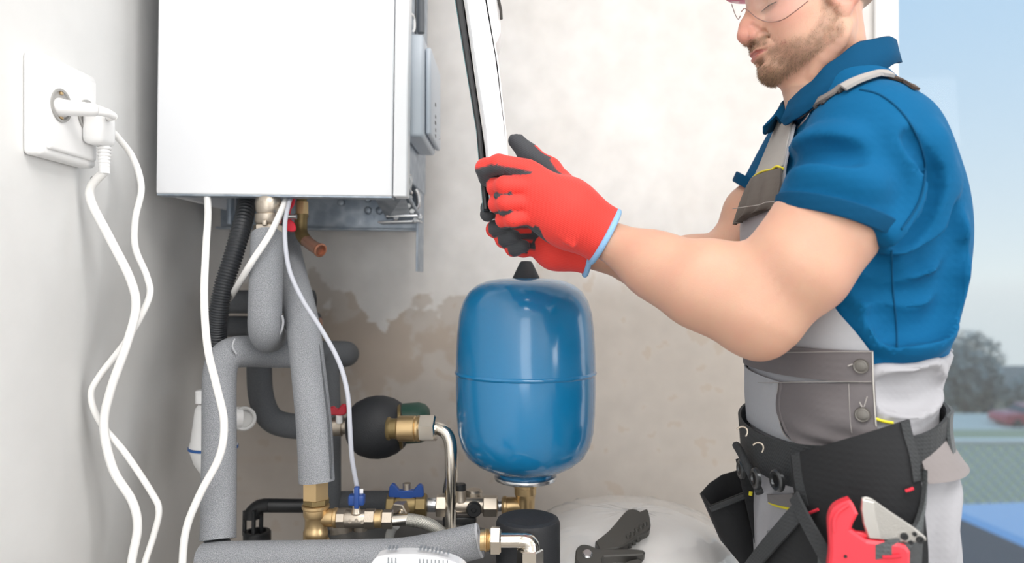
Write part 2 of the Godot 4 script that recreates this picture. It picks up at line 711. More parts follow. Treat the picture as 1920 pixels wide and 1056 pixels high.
func make_materials() -> void:
	var grain := noise_tex(0.12, 256, FastNoiseLite.TYPE_SIMPLEX, 4)
	var fine := noise_tex(0.35, 256, FastNoiseLite.TYPE_SIMPLEX, 2, false, 4.0, 5)
	var blotch := noise_tex(0.012, 256, FastNoiseLite.TYPE_SIMPLEX, 5, false, 4.0, 7)
	M.white = mat(col("e8eaee"), 0.28)
	M.seam = mat(col("9aa0a6"), 0.5)
	M.plastic = mat(col("f3f3f3"), 0.42)
	M.cable = mat(col("f4f3f1"), 0.45)
	M.cable_grey = mat(col("b9bcc6"), 0.45)
	M.zinc = bumped(tri(mat(col("b9c2cb"), 0.42, 0.55), 6.0), grain, 0.03)
	M.zinc.albedo_texture = toned(noise_tex(0.02, 256, FastNoiseLite.TYPE_CELLULAR, 2, false, 4.0, 3), Color(0.8, 0.82, 0.85), Color.WHITE)
	M.steel = mat(col("c9cacc"), 0.25, 0.9)
	M.chrome = mat(col("dcd6cc"), 0.16, 1.0)
	M.nickel = bumped(tri(mat(col("bdb3a6"), 0.33, 0.9), 20.0), grain, 0.02)
	M.brass = bumped(tri(mat(col("c8ad82"), 0.34, 0.85), 25.0), grain, 0.008)
	M.old_brass = bumped(tri(mat(col("84734f"), 0.45, 0.7), 25.0), grain, 0.015)
	M.copper = mat(col("b48d7b"), 0.4, 0.75)
	M.red = mat(col("d8243c"), 0.4)
	M.blue_handle = mat(col("1c4285"), 0.4)
	M.foam = bumped(tri(mat(col("ffffff"), 0.8), 11.0), fine, 0.16)
	M.foam.albedo_texture = toned(noise_tex(0.22, 256, FastNoiseLite.TYPE_SIMPLEX, 2, false, 4.0, 9), col("6c7076"), col("b2b4b8"))
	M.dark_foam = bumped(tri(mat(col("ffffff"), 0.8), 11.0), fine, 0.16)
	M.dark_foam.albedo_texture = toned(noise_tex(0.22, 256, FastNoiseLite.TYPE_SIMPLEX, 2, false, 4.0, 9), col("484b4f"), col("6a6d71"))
	M.foam_cut = mat(col("b4b6bb"), 0.9)
	M.rubber = bumped(tri(mat(col("26282c"), 0.62), 10.0), grain, 0.03)
	M.slot = mat(col("7b8086"), 0.7)
	M.black = mat(col("1b1d20"), 0.4)
	M.lid = bumped(tri(mat(col("4a4c4e"), 0.5), 8.0), grain, 0.03)
	M.vessel = mat(col("0e74a8"), 0.22)
	M.vessel.clearcoat_enabled = true
	M.vessel.clearcoat = 0.6
	M.vessel.clearcoat_roughness = 0.08
	M.vessel.heightmap_enabled = false
	M.green = mat(col("1d4438"), 0.45)
	M.boxgrey = mat(col("c3ccd6"), 0.4)
	M.hole = mat(col("3c3a38"), 0.8)
	M.ceiling = mat(col("efeeec"), 0.9)
	M.floor = tri(mat(col("ffffff"), 0.7), 1.0)
	M.floor.albedo_texture = toned(noise_tex(0.03, 256, FastNoiseLite.TYPE_SIMPLEX, 4, false, 4.0, 4), col("8f8a84"), col("a8a29b"))
	M.frame = mat(col("f3f3f2"), 0.4)
	# the back wall: white paint that stops in a ragged edge above bare beige plaster
	var n1 := FastNoiseLite.new()
	n1.seed = 3; n1.frequency = 0.022; n1.fractal_octaves = 5
	var n2 := FastNoiseLite.new()
	n2.seed = 8; n2.frequency = 0.05; n2.fractal_octaves = 3
	var white := col("ebe9e7")
	var warm := col("e2deda")
	var beige := col("c6bdb4")
	var brown := col("b8a694")
	M.wall = mat(Color.WHITE, 0.75)
	M.wall.albedo_texture = image_tex(512, 512, func(ix: int, iy: int) -> Color:
		var x := -0.75 + ix * 2.1 / 512.0            # metres along the wall
		var y := 2.35 - iy * 2.1 / 512.0             # metres above the floor
		var a := n1.get_noise_2d(ix, iy)
		var b := n2.get_noise_2d(ix, iy)
		var edge := 1.20 + 0.11 * a + 0.04 * b + 0.03 * sin(x * 9.0)
		if x > 0.05: edge = 1.30 + 0.10 * a - 0.1 * smoothstep(0.35, 0.6, x)
		var soft := 0.006 if x < 0.05 else 0.14
		var t := smoothstep(edge - soft, edge + soft, y)
		var c := beige.lerp(white.lerp(warm, clampf(0.5 + a * 0.6, 0, 1)), t)
		var d := Vector2((x + 0.28) / 0.16, (y - 1.10) / 0.12).length() + a * 1.0 + b * 0.5
		c = c.lerp(brown, 0.75 * (1.0 - smoothstep(0.75, 1.0, d)) * (1.0 - t))
		for q in [[0.29, 1.68, 0.06], [0.30, 1.62, 0.045], [0.31, 1.47, 0.035], [0.08, 1.70, 0.09], [0.20, 1.78, 0.05]]:
			var e := Vector2((x - q[0]) / (q[2] * 1.3), (y - q[1]) / q[2]).length() + b * 0.35 + a * 0.4
			c = c.lerp(col("f2f0ee"), 0.22 * (1.0 - smoothstep(0.6, 1.1, e)))
		c = c.lerp(brown, 0.5 * smoothstep(0.42, 0.5, b) * (1.0 - t))
		return c * (1.0 + 0.04 * b))
	M.wall.uv1_triplanar = true
	M.wall.uv1_world_triplanar = true
	M.wall.uv1_scale = Vector3.ONE / 2.1
	M.wall.uv1_offset = Vector3(0.75 / 2.1, -2.35 / 2.1, 0.0)
	bumped(M.wall, blotch, 0.05)
	M.plain_wall = tri(mat(Color.WHITE, 0.7), 0.7)
	M.plain_wall.albedo_texture = toned(noise_tex(0.02, 256, FastNoiseLite.TYPE_SIMPLEX, 5, false, 4.0, 12), col("f0f0ef"), col("f6f6f5"))
	bumped(M.plain_wall, blotch, 0.2)

func slab(a: Vector3, b: Vector3, r := 0.002) -> MB:
	return mb().rbox((b - a).abs(), r, Transform3D(Basis(), (a + b) / 2), 1)

# ---------------------------------------------------------------- the room
const LEFT := -0.644
const BACK := -1.70

func build_room() -> void:
	structure("floor", slab(Vector3(-0.9, -0.15, 2.75), Vector3(3.3, 0, -1.95)), M.floor)
	structure("ceiling", slab(Vector3(-0.9, 2.6, 2.75), Vector3(3.3, 2.75, -1.95)), M.ceiling)
	structure("wall_left", slab(Vector3(LEFT - 0.25, 0, 2.75), Vector3(LEFT, 2.6, -1.95)), M.plain_wall)
	var wr := slab(Vector3(3.0, 0, 2.75), Vector3(3.25, 0.9, -1.95))
	wr.rbox(Vector3(0.25, 0.3, 4.7), 0.002, Transform3D(Basis(), Vector3(3.125, 2.45, 0.4)), 1)
	wr.rbox(Vector3(0.25, 1.4, 0.85), 0.002, Transform3D(Basis(), Vector3(3.125, 1.6, 2.325)), 1)
	wr.rbox(Vector3(0.25, 1.4, 1.95), 0.002, Transform3D(Basis(), Vector3(3.125, 1.6, -0.975)), 1)
	structure("wall_right", wr, M.plain_wall)
	# back wall with the glazed opening on the right
	var w := slab(Vector3(LEFT, 0, BACK - 0.25), Vector3(0.835, 2.6, BACK))
	w.rbox(Vector3(2.165, 0.3, 0.25), 0.002, Transform3D(Basis(), Vector3(1.9175, 2.45, BACK - 0.125)), 1)
	w.rbox(Vector3(0.3, 2.3, 0.25), 0.002, Transform3D(Basis(), Vector3(2.85, 1.15, BACK - 0.125)), 1)
	structure("wall_back", w, M.wall)
	# front wall, behind the camera, with two windows
	w = slab(Vector3(LEFT, 0, 2.5), Vector3(3.0, 0.5, 2.75))
	w.rbox(Vector3(3.644, 0.1, 0.25), 0.002, Transform3D(Basis(), Vector3(1.178, 2.55, 2.625)), 1)
	for q in [[-0.644, -0.58], [0.48, 3.0]]:
		w.rbox(Vector3(q[1] - q[0], 2.0, 0.25), 0.002, Transform3D(Basis(), Vector3((q[0] + q[1]) / 2, 1.5, 2.625)), 1)
	structure("wall_front", w, M.plain_wall)
	glazed("window_2", -0.58, 0.48, 0.5, 2.5, 2.66, 0.06)
	var side := glazed("window_3", -0.95, 0.95, 0.9, 2.3, 0.0, 0.06)
	side.transform = Transform3D(Basis(Vector3.UP, PI / 2), Vector3(3.16, 0, 0.95))
	# the glazed door beside the installer: white jamb, sash and pane
	glazed("window_1", 0.835, 2.70, 0.02, 2.3, BACK - 0.08, 0.045, true)
	structure("trim_1", slab(Vector3(0.822, 0, BACK), Vector3(0.876, 2.34, BACK + 0.012), 0.003), M.frame)
	structure("trim_2", slab(Vector3(0.82, 2.30, BACK), Vector3(2.75, 2.36, BACK + 0.012), 0.003), M.frame)
	# ceiling light panel
	var lamp := thing("ceiling_light", "flat white square light panel set under the ceiling behind the camera", "lamp", Vector3(0.5, 2.6, 0.2))
	part("frame", mb().rbox(Vector3(1.26, 0.05, 1.26), 0.01, Transform3D(Basis(), Vector3(0.5, 2.575, 0.2))), M.frame, lamp)
	var glow := mat(Color.WHITE, 0.5)
	glow.emission_enabled = true
	glow.emission = Color(1.0, 0.98, 0.95)
	glow.emission_energy_multiplier = 1.5
	part("light_diffuser", mb().rbox(Vector3(1.2, 0.012, 1.2), 0.004, Transform3D(Basis(), Vector3(0.5, 2.546, 0.2))), glow, lamp)

func glazed(called: String, x0: float, x1: float, y0: float, y1: float, z: float, bar: float, _is_door := false) -> Node3D:
	var o := Node3D.new()
	o.name = called
	o.set_meta("kind", "structure")
	bases[o] = Vector3.ZERO
	add_child(o)
	var f := slab(Vector3(x0, y0, z - 0.03), Vector3(x0 + bar, y1, z + 0.03), 0.004)
	for q in [[x1 - bar, y0, x1, y1], [x0 + bar, y0, x1 - bar, y0 + bar], [x0 + bar, y1 - bar, x1 - bar, y1]]:
		f.rbox(Vector3(q[2] - q[0], q[3] - q[1], 0.06), 0.004, Transform3D(Basis(), Vector3((q[0] + q[2]) / 2, (q[1] + q[3]) / 2, z)), 1)
	part("window_frame", f, M.frame, o)
	var glass := mat(Color(1, 1, 1, 0.04), 0.02)
	glass.metallic_specular = 0.2
	glass.transparency = BaseMaterial3D.TRANSPARENCY_ALPHA
	part("pane", slab(Vector3(x0 + bar, y0 + bar, z - 0.003), Vector3(x1 - bar, y1 - bar, z + 0.003), 0.0005), glass, o)
	return o

# ---------------------------------------------------------------- the hillside beyond the glazed door
func hill(z: float) -> float:
	return -2.8 if z < 12.0 else -2.8 - (z - 12.0) * 0.15

func build_outside() -> void:
	var rows := []
	var road := []
	for i in 24:
		var z := 3.0 + i * 4.0
		var r := []
		for j in 13:
			r.append(Vector3(-10.0 + j * 10.0, hill(z) - (0.5 if z < 4 else 0.0), -z))
		rows.append(r)
	var grass := tri(mat(Color.WHITE, 0.9), 0.5)
	grass.albedo_texture = toned(noise_tex(0.05, 256, FastNoiseLite.TYPE_SIMPLEX, 4, false, 4.0, 21), col("a39f78"), col("bdb896"))
	var g := mb().loft(rows, false, false, false, [], false, false)
	g.turn_from(0)
	var ground := structure("ground", g, grass)
	ground.name = "ground"
	var tar := tri(mat(Color.WHITE, 0.85), 0.5)
	tar.albedo_texture = toned(noise_tex(0.1, 128, FastNoiseLite.TYPE_SIMPLEX, 3, false, 4.0, 2), col("5d656e"), col("717a83"))
	structure("drive", slab(Vector3(-4, -2.86, -4.0), Vector3(20, -2.78, -10.3)), tar)
	structure("road", slab(Vector3(-10, hill(47) - 0.3, -45.0), Vector3(90, hill(47) + 0.1, -52.0)), mat(col("d9d2c4"), 0.9))
	# chain-link fence
	var steel := mat(col("c6c8c6"), 0.5, 0.4)
	var fence := thing("chain_link_fence", "galvanised chain-link fence with a pale top rail seen through the glass door", "fence", Vector3(8, -2.8, -11))
	part("top_rail", mb().tube([Vector3(3, -1.10, -11), Vector3(13, -1.10, -11)], 0.045, 10), mat(col("e6e2d6"), 0.6), fence)
	for i in 5:
		part("post", mb().tube([Vector3(3.5 + i * 2.3, -2.9, -11), Vector3(3.5 + i * 2.3, -1.02, -11)], 0.04, 10), steel, fence)
	var net := mb()
	for i in 74:
		for s in [-1.0, 1.0]:
			var x := 1.5 + i * 0.17
			net.tube([Vector3(x, -2.75, -11.0 + s * 0.006), Vector3(x + s * 1.6, -1.14, -11.0 + s * 0.006)], 0.012, 4, false, false)
	var wm := part("wire_mesh", net, steel, fence)
	wm.set_meta("kind", "stuff")
	# bushes and bare trees far down the slope
	var rng := RandomNumberGenerator.new()
	rng.seed = 5
	var leaf := mat(Color.WHITE, 0.9)
	leaf.vertex_color_use_as_albedo = true
	var kinds := ["tallest hazy grey tree, left of the others, just right of the shirt", "broad rounded grey-green tree second from the shirt", "low grey bush in front of the pale house", "hazy tree behind the pale house"]
	var spots := [[34.2, 60.0, 6.8, 3.6], [37.6, 62.0, 6.0, 3.2], [39.6, 57.0, 3.6, 2.0], [47.0, 77.0, 9.0, 3.8], [31.0, 61.0, 6.0, 3.0]]
	for i in 5:
		var s = spots[i]
		var at := Vector3(s[0], hill(s[1]), -s[1])
		var t := thing("tree", (kinds + ["hazy grey tree partly behind the person's back"])[i], "tree", at, "trees beyond the fence")
		var tr := mb().tube([at - Vector3(0, 0.3, 0), at + Vector3(0.1, s[2] * 0.4, 0), at + Vector3(0, s[2] * 0.8, 0)], [0.22, 0.16, 0.05], 8)
		part("trunk", tr, mat(col("77706a"), 0.9), t)
		var mm := MultiMesh.new()
		mm.transform_format = MultiMesh.TRANSFORM_3D
		mm.use_colors = true
		var lm := mb().prism([Vector2(0, -0.16), Vector2(0.11, 0), Vector2(0, 0.16), Vector2(-0.11, 0)], 0.01, 0.003)
		mm.mesh = lm.commit(Vector3.ZERO)
		mm.instance_count = 1500
		for k in 1500:
			var d := Vector3(rng.randfn(), rng.randfn(), rng.randfn()).normalized() * pow(rng.randf(), 0.4)
			var p := Vector3(d.x * s[3], s[2] * 0.55 + d.y * s[2] * 0.45, d.z * s[3] * 0.7)
			mm.set_instance_transform(k, Transform3D(Basis.from_euler(Vector3(rng.randf() * 6, rng.randf() * 6, rng.randf() * 6)).scaled(Vector3.ONE * rng.randf_range(1.2, 2.4)), p))
			mm.set_instance_color(k, Color(0.27, 0.29, 0.27).lerp(Color(0.42, 0.42, 0.39), rng.randf()))
		var f := MultiMeshInstance3D.new()
		f.name = "foliage"
		f.multimesh = mm
		f.material_override = leaf
		f.set_meta("kind", "stuff")
		t.add_child(f, true)
	# pale house among the trees
	var hz := 66.0
	var hb := Vector3(41.5, hill(hz), -hz)
	var house := thing("house", "pale beige house with a grey roof far down the slope", "house", hb)
	part("walls", slab(hb + Vector3(-3.0, -0.5, 3.0), hb + Vector3(5.0, 3.0, -3.0), 0.05), mat(col("d8cfc0"), 0.9), house)
	var roof := mb().prism([Vector2(-4.0, 0), Vector2(4.0, 0), Vector2(0, 1.7)], 9.0, 0.05, Transform3D(Basis(Vector3.UP, PI / 2), hb + Vector3(-3.5, 3.0, 0)))
	part("roof", roof, mat(col("8f8880"), 0.9), house)
	for i in 3:
		part("window", slab(hb + Vector3(-1.9 + i * 2.4, 1.0, 3.06), hb + Vector3(-0.8 + i * 2.4, 2.2, 2.95), 0.02), mat(col("5c6670"), 0.3), house)
	car("red car parked on the pale road far down the slope", Vector3(33.3, hill(48) + 0.1, -48.0), col("b8364a"), 0.0, "red")
	car("blue car parked on the drive just below the glass door", Vector3(5.6, -2.78, -8.05), col("6aa9de"), 0.12, "blue")

func car(label: String, at: Vector3, c: Color, turn: float, _k: String) -> void:
	var o := thing("car", label, "car", at)
	o.rotation.y = turn
	bases[o] = Vector3.ZERO
	var paint := mat(c, 0.25)
	paint.clearcoat_enabled = true
	var side := [[-2.1, 0.35], [-2.15, 0.75], [-1.9, 0.92], [-0.9, 1.0], [-0.85, 1.0], [0.95, 1.0], [1.9, 0.95], [2.1, 0.8], [2.1, 0.35]]
	var rings := []
	for w in [[-0.86, 0.86], [-0.9, 0.97], [-0.88, 1.0], [0.88, 1.0], [0.9, 0.97], [0.86, 0.86]]:
		var r := []
		for q in side: r.append(Vector3(q[0], 0.3 + (q[1] - 0.3) * w[1], w[0]))
		rings.append(r)
	part("body", mb().loft(rings, true, true, true), paint, o)
	rings = []
	for w in [[0.0, 1.0, 0.86], [0.45, 0.74, 0.68], [0.5, 0.68, 0.6]]:
		var r := []
		for q in [[-0.95, -1], [1.55, -1], [1.55, 1], [-0.95, 1]]: r.append(Vector3(0.3 + (q[0] - 0.3) * w[1], 0.96 + w[0], q[1] * w[2]))
		rings.append(r)
	part("window", mb().loft(rings.slice(0, 2), true, true, true, [], true), mat(col("2c3a48"), 0.1), o)
	part("roof", mb().loft(rings.slice(1, 3), true, true, true, [], true), paint, o)
	for x in [-1.35, 1.35]:
		for z in [-0.8, 0.8]:
			part("wheel", mb().lathe([[0.0, -0.1], [0.28, -0.1], [0.32, -0.07], [0.32, 0.07], [0.28, 0.1], [0.0, 0.1]], Vector3(x, 0.32, z), Vector3.BACK, 20), M.black, o)

# ---------------------------------------------------------------- the boiler on the back wall
func build_boiler() -> void:
	var b0 := P(292, 363, 1.25)                                # front bottom corner, to the left
	var tilt := Basis(Vector3.BACK, deg_to_rad(-0.7))
	var X := Transform3D(tilt, b0)
	var u := 1.25 / FPX
	var o := thing("boiler", "white wall-hung boiler with plain front and open zinc underside", "boiler", P(525, 363, 1.45))
	part("front_panel", mb().rbox(Vector3(443 * u, 0.72, 0.03), 0.003, X * Transform3D(Basis(), Vector3(221.5 * u, 0.36, -0.015))), M.white, o)
	part("side_panel", mb().rbox(Vector3(26.5 * u, 0.722, 0.035), 0.003, X * Transform3D(Basis(), Vector3(457.5 * u, 0.361, -0.0185))), M.white, o)
	part("side_panel", mb().rbox(Vector3(0.010, 0.72, 0.30), 0.003, X * Transform3D(Basis(), Vector3(0.007, 0.36, -0.185))), M.white, o)
	part("seam_strip", mb().rbox(Vector3(442 * u, 0.004, 0.028), 0.001, X * Transform3D(Basis(), Vector3(221.5 * u, -0.001, -0.016))), M.zinc, o)
	# zinc casing behind the panels, its floor set high
	var case := mb().rbox(Vector3(0.385, 0.66, 0.33), 0.004, X * Transform3D(Basis(), Vector3(0.215, 0.375, -0.21)))
	part("casing", case, M.zinc, o)
	# rear plate with its lip and round bolt heads
	var rp := mb().rbox(Vector3(0.428, 0.085, 0.004), 0.0015, X * Transform3D(Basis(), Vector3(0.186, 0.008, -0.352)))
	rp.rbox(Vector3(0.428, 0.004, 0.03), 0.0015, X * Transform3D(Basis(), Vector3(0.186, -0.034, -0.337)))
	var rear := part("rear_plate", rp, M.zinc, o)
	for q in [[690, 373], [690, 395], [712, 395], [640, 380]]:
		part("bolt", mb().lathe([[0.0, 0.0], [0.0085, 0.0], [0.0085, 0.0015], [0.006, 0.005], [0.0, 0.006]], P(q[0], q[1], 1.60), Vector3.BACK, 16), M.zinc, rear)
	part("side_rail", mb().rbox(Vector3(0.010, 0.075, 0.02), 0.002, Transform3D(tilt, P(432, 388, 1.54))), M.zinc, o)
	# bracket at the right rear corner: sloping gusset, side rail, hook, bolts
	var gus := mb().loft([
		[P(700, 368, 1.40), P(702, 368, 1.40), P(730, 410, 1.52), P(726, 412, 1.52)],
		[P(757, 366, 1.30), P(759, 366, 1.30), P(770, 402, 1.50), P(766, 404, 1.50)]], true, true, true, [], true)
	part("gusset", gus, M.zinc, o)
	part("side_rail", mb().tube([P(764, 364, 1.29), P(788, 409, 1.52)], 0.0035, 4), M.zinc, o)
	part("side_rail", mb().rbox(Vector3(0.004, 0.62, 0.10), 0.001, Transform3D(tilt, P(790, 235, 1.58))), M.zinc, o)
	part("hook", mb().tube(MB.smooth([P(763, 338, 1.30), P(767, 328, 1.31), P(770, 340, 1.31), P(768, 356, 1.31), P(772, 362, 1.32)], 5), 0.003, 8), M.steel, o)
	part("hook", mb().tube(MB.smooth([P(779, 356, 1.5), P(784, 366, 1.5), P(785, 384, 1.5), P(780, 392, 1.5)], 5), 0.0045, 8), M.steel, o)
	for q in [[768, 372], [765, 388], [755, 398], [741, 402], [772, 398], [786, 408], [742, 410], [778, 414]]:
		part("bolt", mb().hex(P(q[0], q[1], 1.5), Vector3(0.2, 0.1, 1), 0.0055, 0.012), M.steel, o)
	var lower := mb().rbox(Vector3(0.085, 0.004, 0.05), 0.001, Transform3D(Basis(Vector3.BACK, 0.03), P(751, 417, 1.53)))
	lower.rbox(Vector3(0.070, 0.006, 0.006), 0.001, Transform3D(Basis(Vector3.BACK, 0.02), P(757, 404, 1.49)))
	part("lower_bracket", lower, M.steel, o)
	# grey control housing on the right flank
	var z0 := 1.30
	var yT: float = P(0, 63, z0).y
	var yB: float = P(0, 256, z0).y
	var bx := mb().rbox(Vector3(0.034, yT - yB, 0.20), 0.006, Transform3D(Basis(), Vector3(P(794, 0, z0).x - 0.017, (yT + yB) / 2, -z0 - 0.10)))
	var hous := thing("control_housing", "pale grey control box with printed marks fixed to the boiler's right flank", "control box", Vector3(-0.18, yB, -1.40))
	part("box", bx, M.boxgrey, hous)
	var xr: float = P(794, 0, z0).x
	var lid := mb().rbox(Vector3(0.010, (yT - yB) * 0.86, 0.172), 0.004, Transform3D(Basis(), Vector3(xr + 0.006, (yT + yB) / 2 - 0.004, -z0 - 0.108)))
	var ld := part("lid", lid, M.boxgrey, hous)
	for q in [[0.0, 0.012], [-0.022, 0.008], [-0.034, 0.014], [-0.047, 0.007], [-0.058, 0.009]]:
		part("printed_mark", mb().rbox(Vector3(0.0012, 0.006, q[1]), 0.0005, Transform3D(Basis(), Vector3(xr + 0.0112, (yT + yB) / 2 - 0.012 + q[0], -z0 - 0.10 + q[1] * 0.4))), M.hole, ld)
	part("lid_screw", mb().lathe([[0.0, 0.0], [0.003, 0.0], [0.0025, 0.0015], [0.0, 0.002]], Vector3(xr + 0.011, yB + 0.03, -z0 - 0.17), Vector3.RIGHT, 12), M.steel, ld)
	# flue pipes and wire above the housing
	var fl := thing("flue_pipe", "dark grey vertical pipe passing behind the top of the control box", "pipe", P(789, 64, 1.46), "pipes above the control box")
	part("pipe", mb().tube([P(788, 62, 1.46), P(788, -260, 1.46)], 0.0085, 20), mat(col("5b6066"), 0.45), fl)
	single("flue_pipe", mb().tube([P(774, 62, 1.42), P(774, -260, 1.42)], 0.0075, 20), mat(col("3c4147"), 0.45), "narrow black vertical pipe between white boiler panel and dark grey pipe", "pipe", P(774, 62, 1.42), "pipes above the control box")
	part("wire_clip", mb().tube(MB.smooth([P(766, 26, 1.28), P(772, 27, 1.30), P(776, 34, 1.32), P(777, 52, 1.32), P(774, 60, 1.32)], 5), 0.0025, 8), M.plastic, o)

# ---------------------------------------------------------------- socket and cables on the left wall
func LW(px: float, py: float, off := 0.0) -> Vector3:
	return P(px, py, (-(LEFT + off)) * FPX / (960.0 - px))

func build_socket() -> void:
	var a := LW(38, 187)
	var c := LW(150, 235)
	var mid := Vector3(LEFT, 1.4855, -1.046)
	var o := thing("wall_socket", "white double wall socket with round recesses on the left wall", "socket", mid)
	part("plate", mb().rbox(Vector3(0.026, 0.136, 0.130), 0.006, Transform3D(Basis(), mid + Vector3(0.013, 0, 0))), M.plastic, o)
	part("frame", mb().rbox(Vector3(0.008, 0.118, 0.112), 0.004, Transform3D(Basis(), mid + Vector3(0.028, 0, 0))), M.plastic, o)
	for q in [[0.003, 0.034], [0.003, -0.028]]:
		var at := mid + Vector3(0.0315, q[0], q[1])
		var rc := part("socket_recess", mb().lathe([[0.021, 0.0], [0.0225, 0.0015], [0.0225, 0.003], [0.0195, 0.003], [0.0185, 0.0006], [0.0, 0.0005]], at, Vector3.RIGHT, 32), mat(col("a9a8a6"), 0.5), o)
		for s in [-1, 1]:
			part("contact", mb().rbox(Vector3(0.003, 0.004, 0.006), 0.001, Transform3D(Basis(), at + Vector3(0.002, s * 0.0165, 0))), M.brass, rc)
	var sa := thing("wall_anchor", "small grey screw anchor left in the wall below the white socket", "screw", LW(172, 336))
	part("sleeve", mb().lathe([[0.0025, 0], [0.004, 0], [0.0042, 0.0015], [0.0028, 0.002], [0.0022, -0.004], [0, -0.005]], LW(172, 336), Vector3.RIGHT, 20), mat(col("b5b4b2"), 0.6), sa)
	part("screw", mb().hex(LW(173, 337, 0.0005), Vector3(1, -0.2, 0.1), 0.0022, 0.005), M.steel, sa)
	# plugs
	var p1 := thing("plug", "white slim plug sticking straight out of the wall socket, cable arching right", "plug", mid + Vector3(0.032, 0.0, 0.034), "plugs in the wall socket")
	part("body", mb().tube([mid + Vector3(0.020, 0.0, 0.034), mid + Vector3(0.034, 0.0, 0.034), mid + Vector3(0.040, 0.0, 0.034), mid + Vector3(0.074, -0.001, 0.026), mid + Vector3(0.078, -0.001, 0.024)], [0.016, 0.0165, 0.0135, 0.011, 0.008], 20, true, true, 0.8), M.plastic, p1)
	part("strain_relief", mb().tube([mid + Vector3(0.076, -0.001, 0.025), mid + Vector3(0.084, -0.002, 0.012), mid + Vector3(0.086, -0.004, 0.0)], [0.0075, 0.006, 0.0052], 12), M.plastic, p1)
	var p2 := thing("plug", "white plug with ribbed strain relief pointing down, right side of the wall socket", "plug", mid + Vector3(0.032, -0.03, -0.034), "plugs in the wall socket")
	part("body", mb().rbox(Vector3(0.030, 0.050, 0.044), 0.009, Transform3D(Basis(), mid + Vector3(0.047, -0.014, -0.034))), M.plastic, p2)
	var rl := mb()
	for i in 6:
		rl.lathe([[0.0, 0], [0.0095 - i * 0.0005, 0], [0.0105 - i * 0.0005, 0.0015], [0.0095 - i * 0.0005, 0.003], [0.0, 0.003]], mid + Vector3(0.050, -0.040 - i * 0.0052, -0.042), Vector3.DOWN, 16)
	rl.tube([mid + Vector3(0.050, -0.037, -0.042), mid + Vector3(0.050, -0.078, -0.042)], 0.0075, 12)
	part("strain_relief", rl, M.plastic, p2)
	var s1 := mid + Vector3(0.086, -0.004, 0.0)
	var s2 := mid + Vector3(0.050, -0.075, -0.042)
	cable([s1] + PP([[200, 232, 1.12], [246, 290, 1.17], [265, 350, 1.17], [254, 410, 1.16], [254, 465, 1.15], [276, 520, 1.14], [279, 560, 1.13], [240, 635, 1.12], [185, 708, 1.11], [171, 745, 1.11], [190, 795, 1.115], [235, 850, 1.12], [285, 925, 1.13], [298, 958, 1.13], [288, 1005, 1.13], [265, 1080, 1.12], [250, 1180, 1.12]]), 0.0050, M.cable, "white cable arching right from the wall socket then hanging in loops", "white cables by the left wall")
	cable([s2] + PP([[168, 365, 1.10], [205, 445, 1.10], [243, 520, 1.10], [255, 575, 1.10], [238, 645, 1.095], [208, 730, 1.095], [195, 800, 1.10], [212, 880, 1.105], [248, 940, 1.11], [258, 990, 1.11], [246, 1060, 1.105], [235, 1180, 1.10]]), 0.0064, M.cable, "thickest white cable, dropping from the ribbed plug down the left wall")
	cable(PP([[387, 350, 1.30], [390, 400, 1.22], [386, 470, 1.16], [383, 560, 1.12], [389, 650, 1.10], [405, 720, 1.09], [420, 790, 1.085], [412, 855, 1.08], [376, 925, 1.08], [350, 990, 1.085], [342, 1060, 1.09], [340, 1180, 1.09]]), 0.0056, M.cable, "white cable hanging from the boiler in front of the grey insulated elbow")
	cable(PP([[545, 350, 1.34], [534, 380, 1.27], [508, 436, 1.20], [473, 490, 1.19], [449, 530, 1.22], [436, 552, 1.27], [420, 575, 1.32], [412, 600, 1.35]]), 0.0052, M.cable, "short white cable slanting behind the black corrugated hose")
	cable(PP([[552, 350, 1.34], [541, 385, 1.25], [534, 430, 1.19], [541, 500, 1.17], [566, 560, 1.155], [604, 620, 1.14], [636, 680, 1.13], [652, 740, 1.12], [656, 800, 1.12], [660, 860, 1.13], [670, 916, 1.148]]), 0.0036, M.cable_grey, "thin grey sensor lead running down to the small blue valve")

func cable(pts: Array, r: float, m: Material, label: String, group := "") -> void:
	single("cable", mb().tube(MB.smooth(pts, 7), r, 12), m, label, "cable", pts[-1], group if group else "cables below the boiler")

# ---------------------------------------------------------------- insulated pipes, hose, trap and pump
func pipe(called: String, pts: Array, px: float, depth: float, m: Material, label: String, per := 7) -> Node3D:
	var o := thing(called, label, "pipe", pts[-1], "dark grey insulated pipes" if called.begins_with("dark") else "light grey insulated pipes")
	var path := MB.smooth(pts, per) if per > 1 else pts
	var r := px * 0.5 * depth / FPX
	part("insulation", mb().tube(path, r, 28), m, o)
	for e in [0, 1]:                                            # the cut ends: rim and copper pipe inside
		var q: Vector3 = path[0] if e == 0 else path[-1]
		var d: Vector3 = (path[0] - path[1] if e == 0 else path[-1] - path[-2]).normalized()
		part("pipe_end", mb().tube([q - d * 0.02, q + d * 0.004], r * 0.5, 20), M.copper, o)
	return o

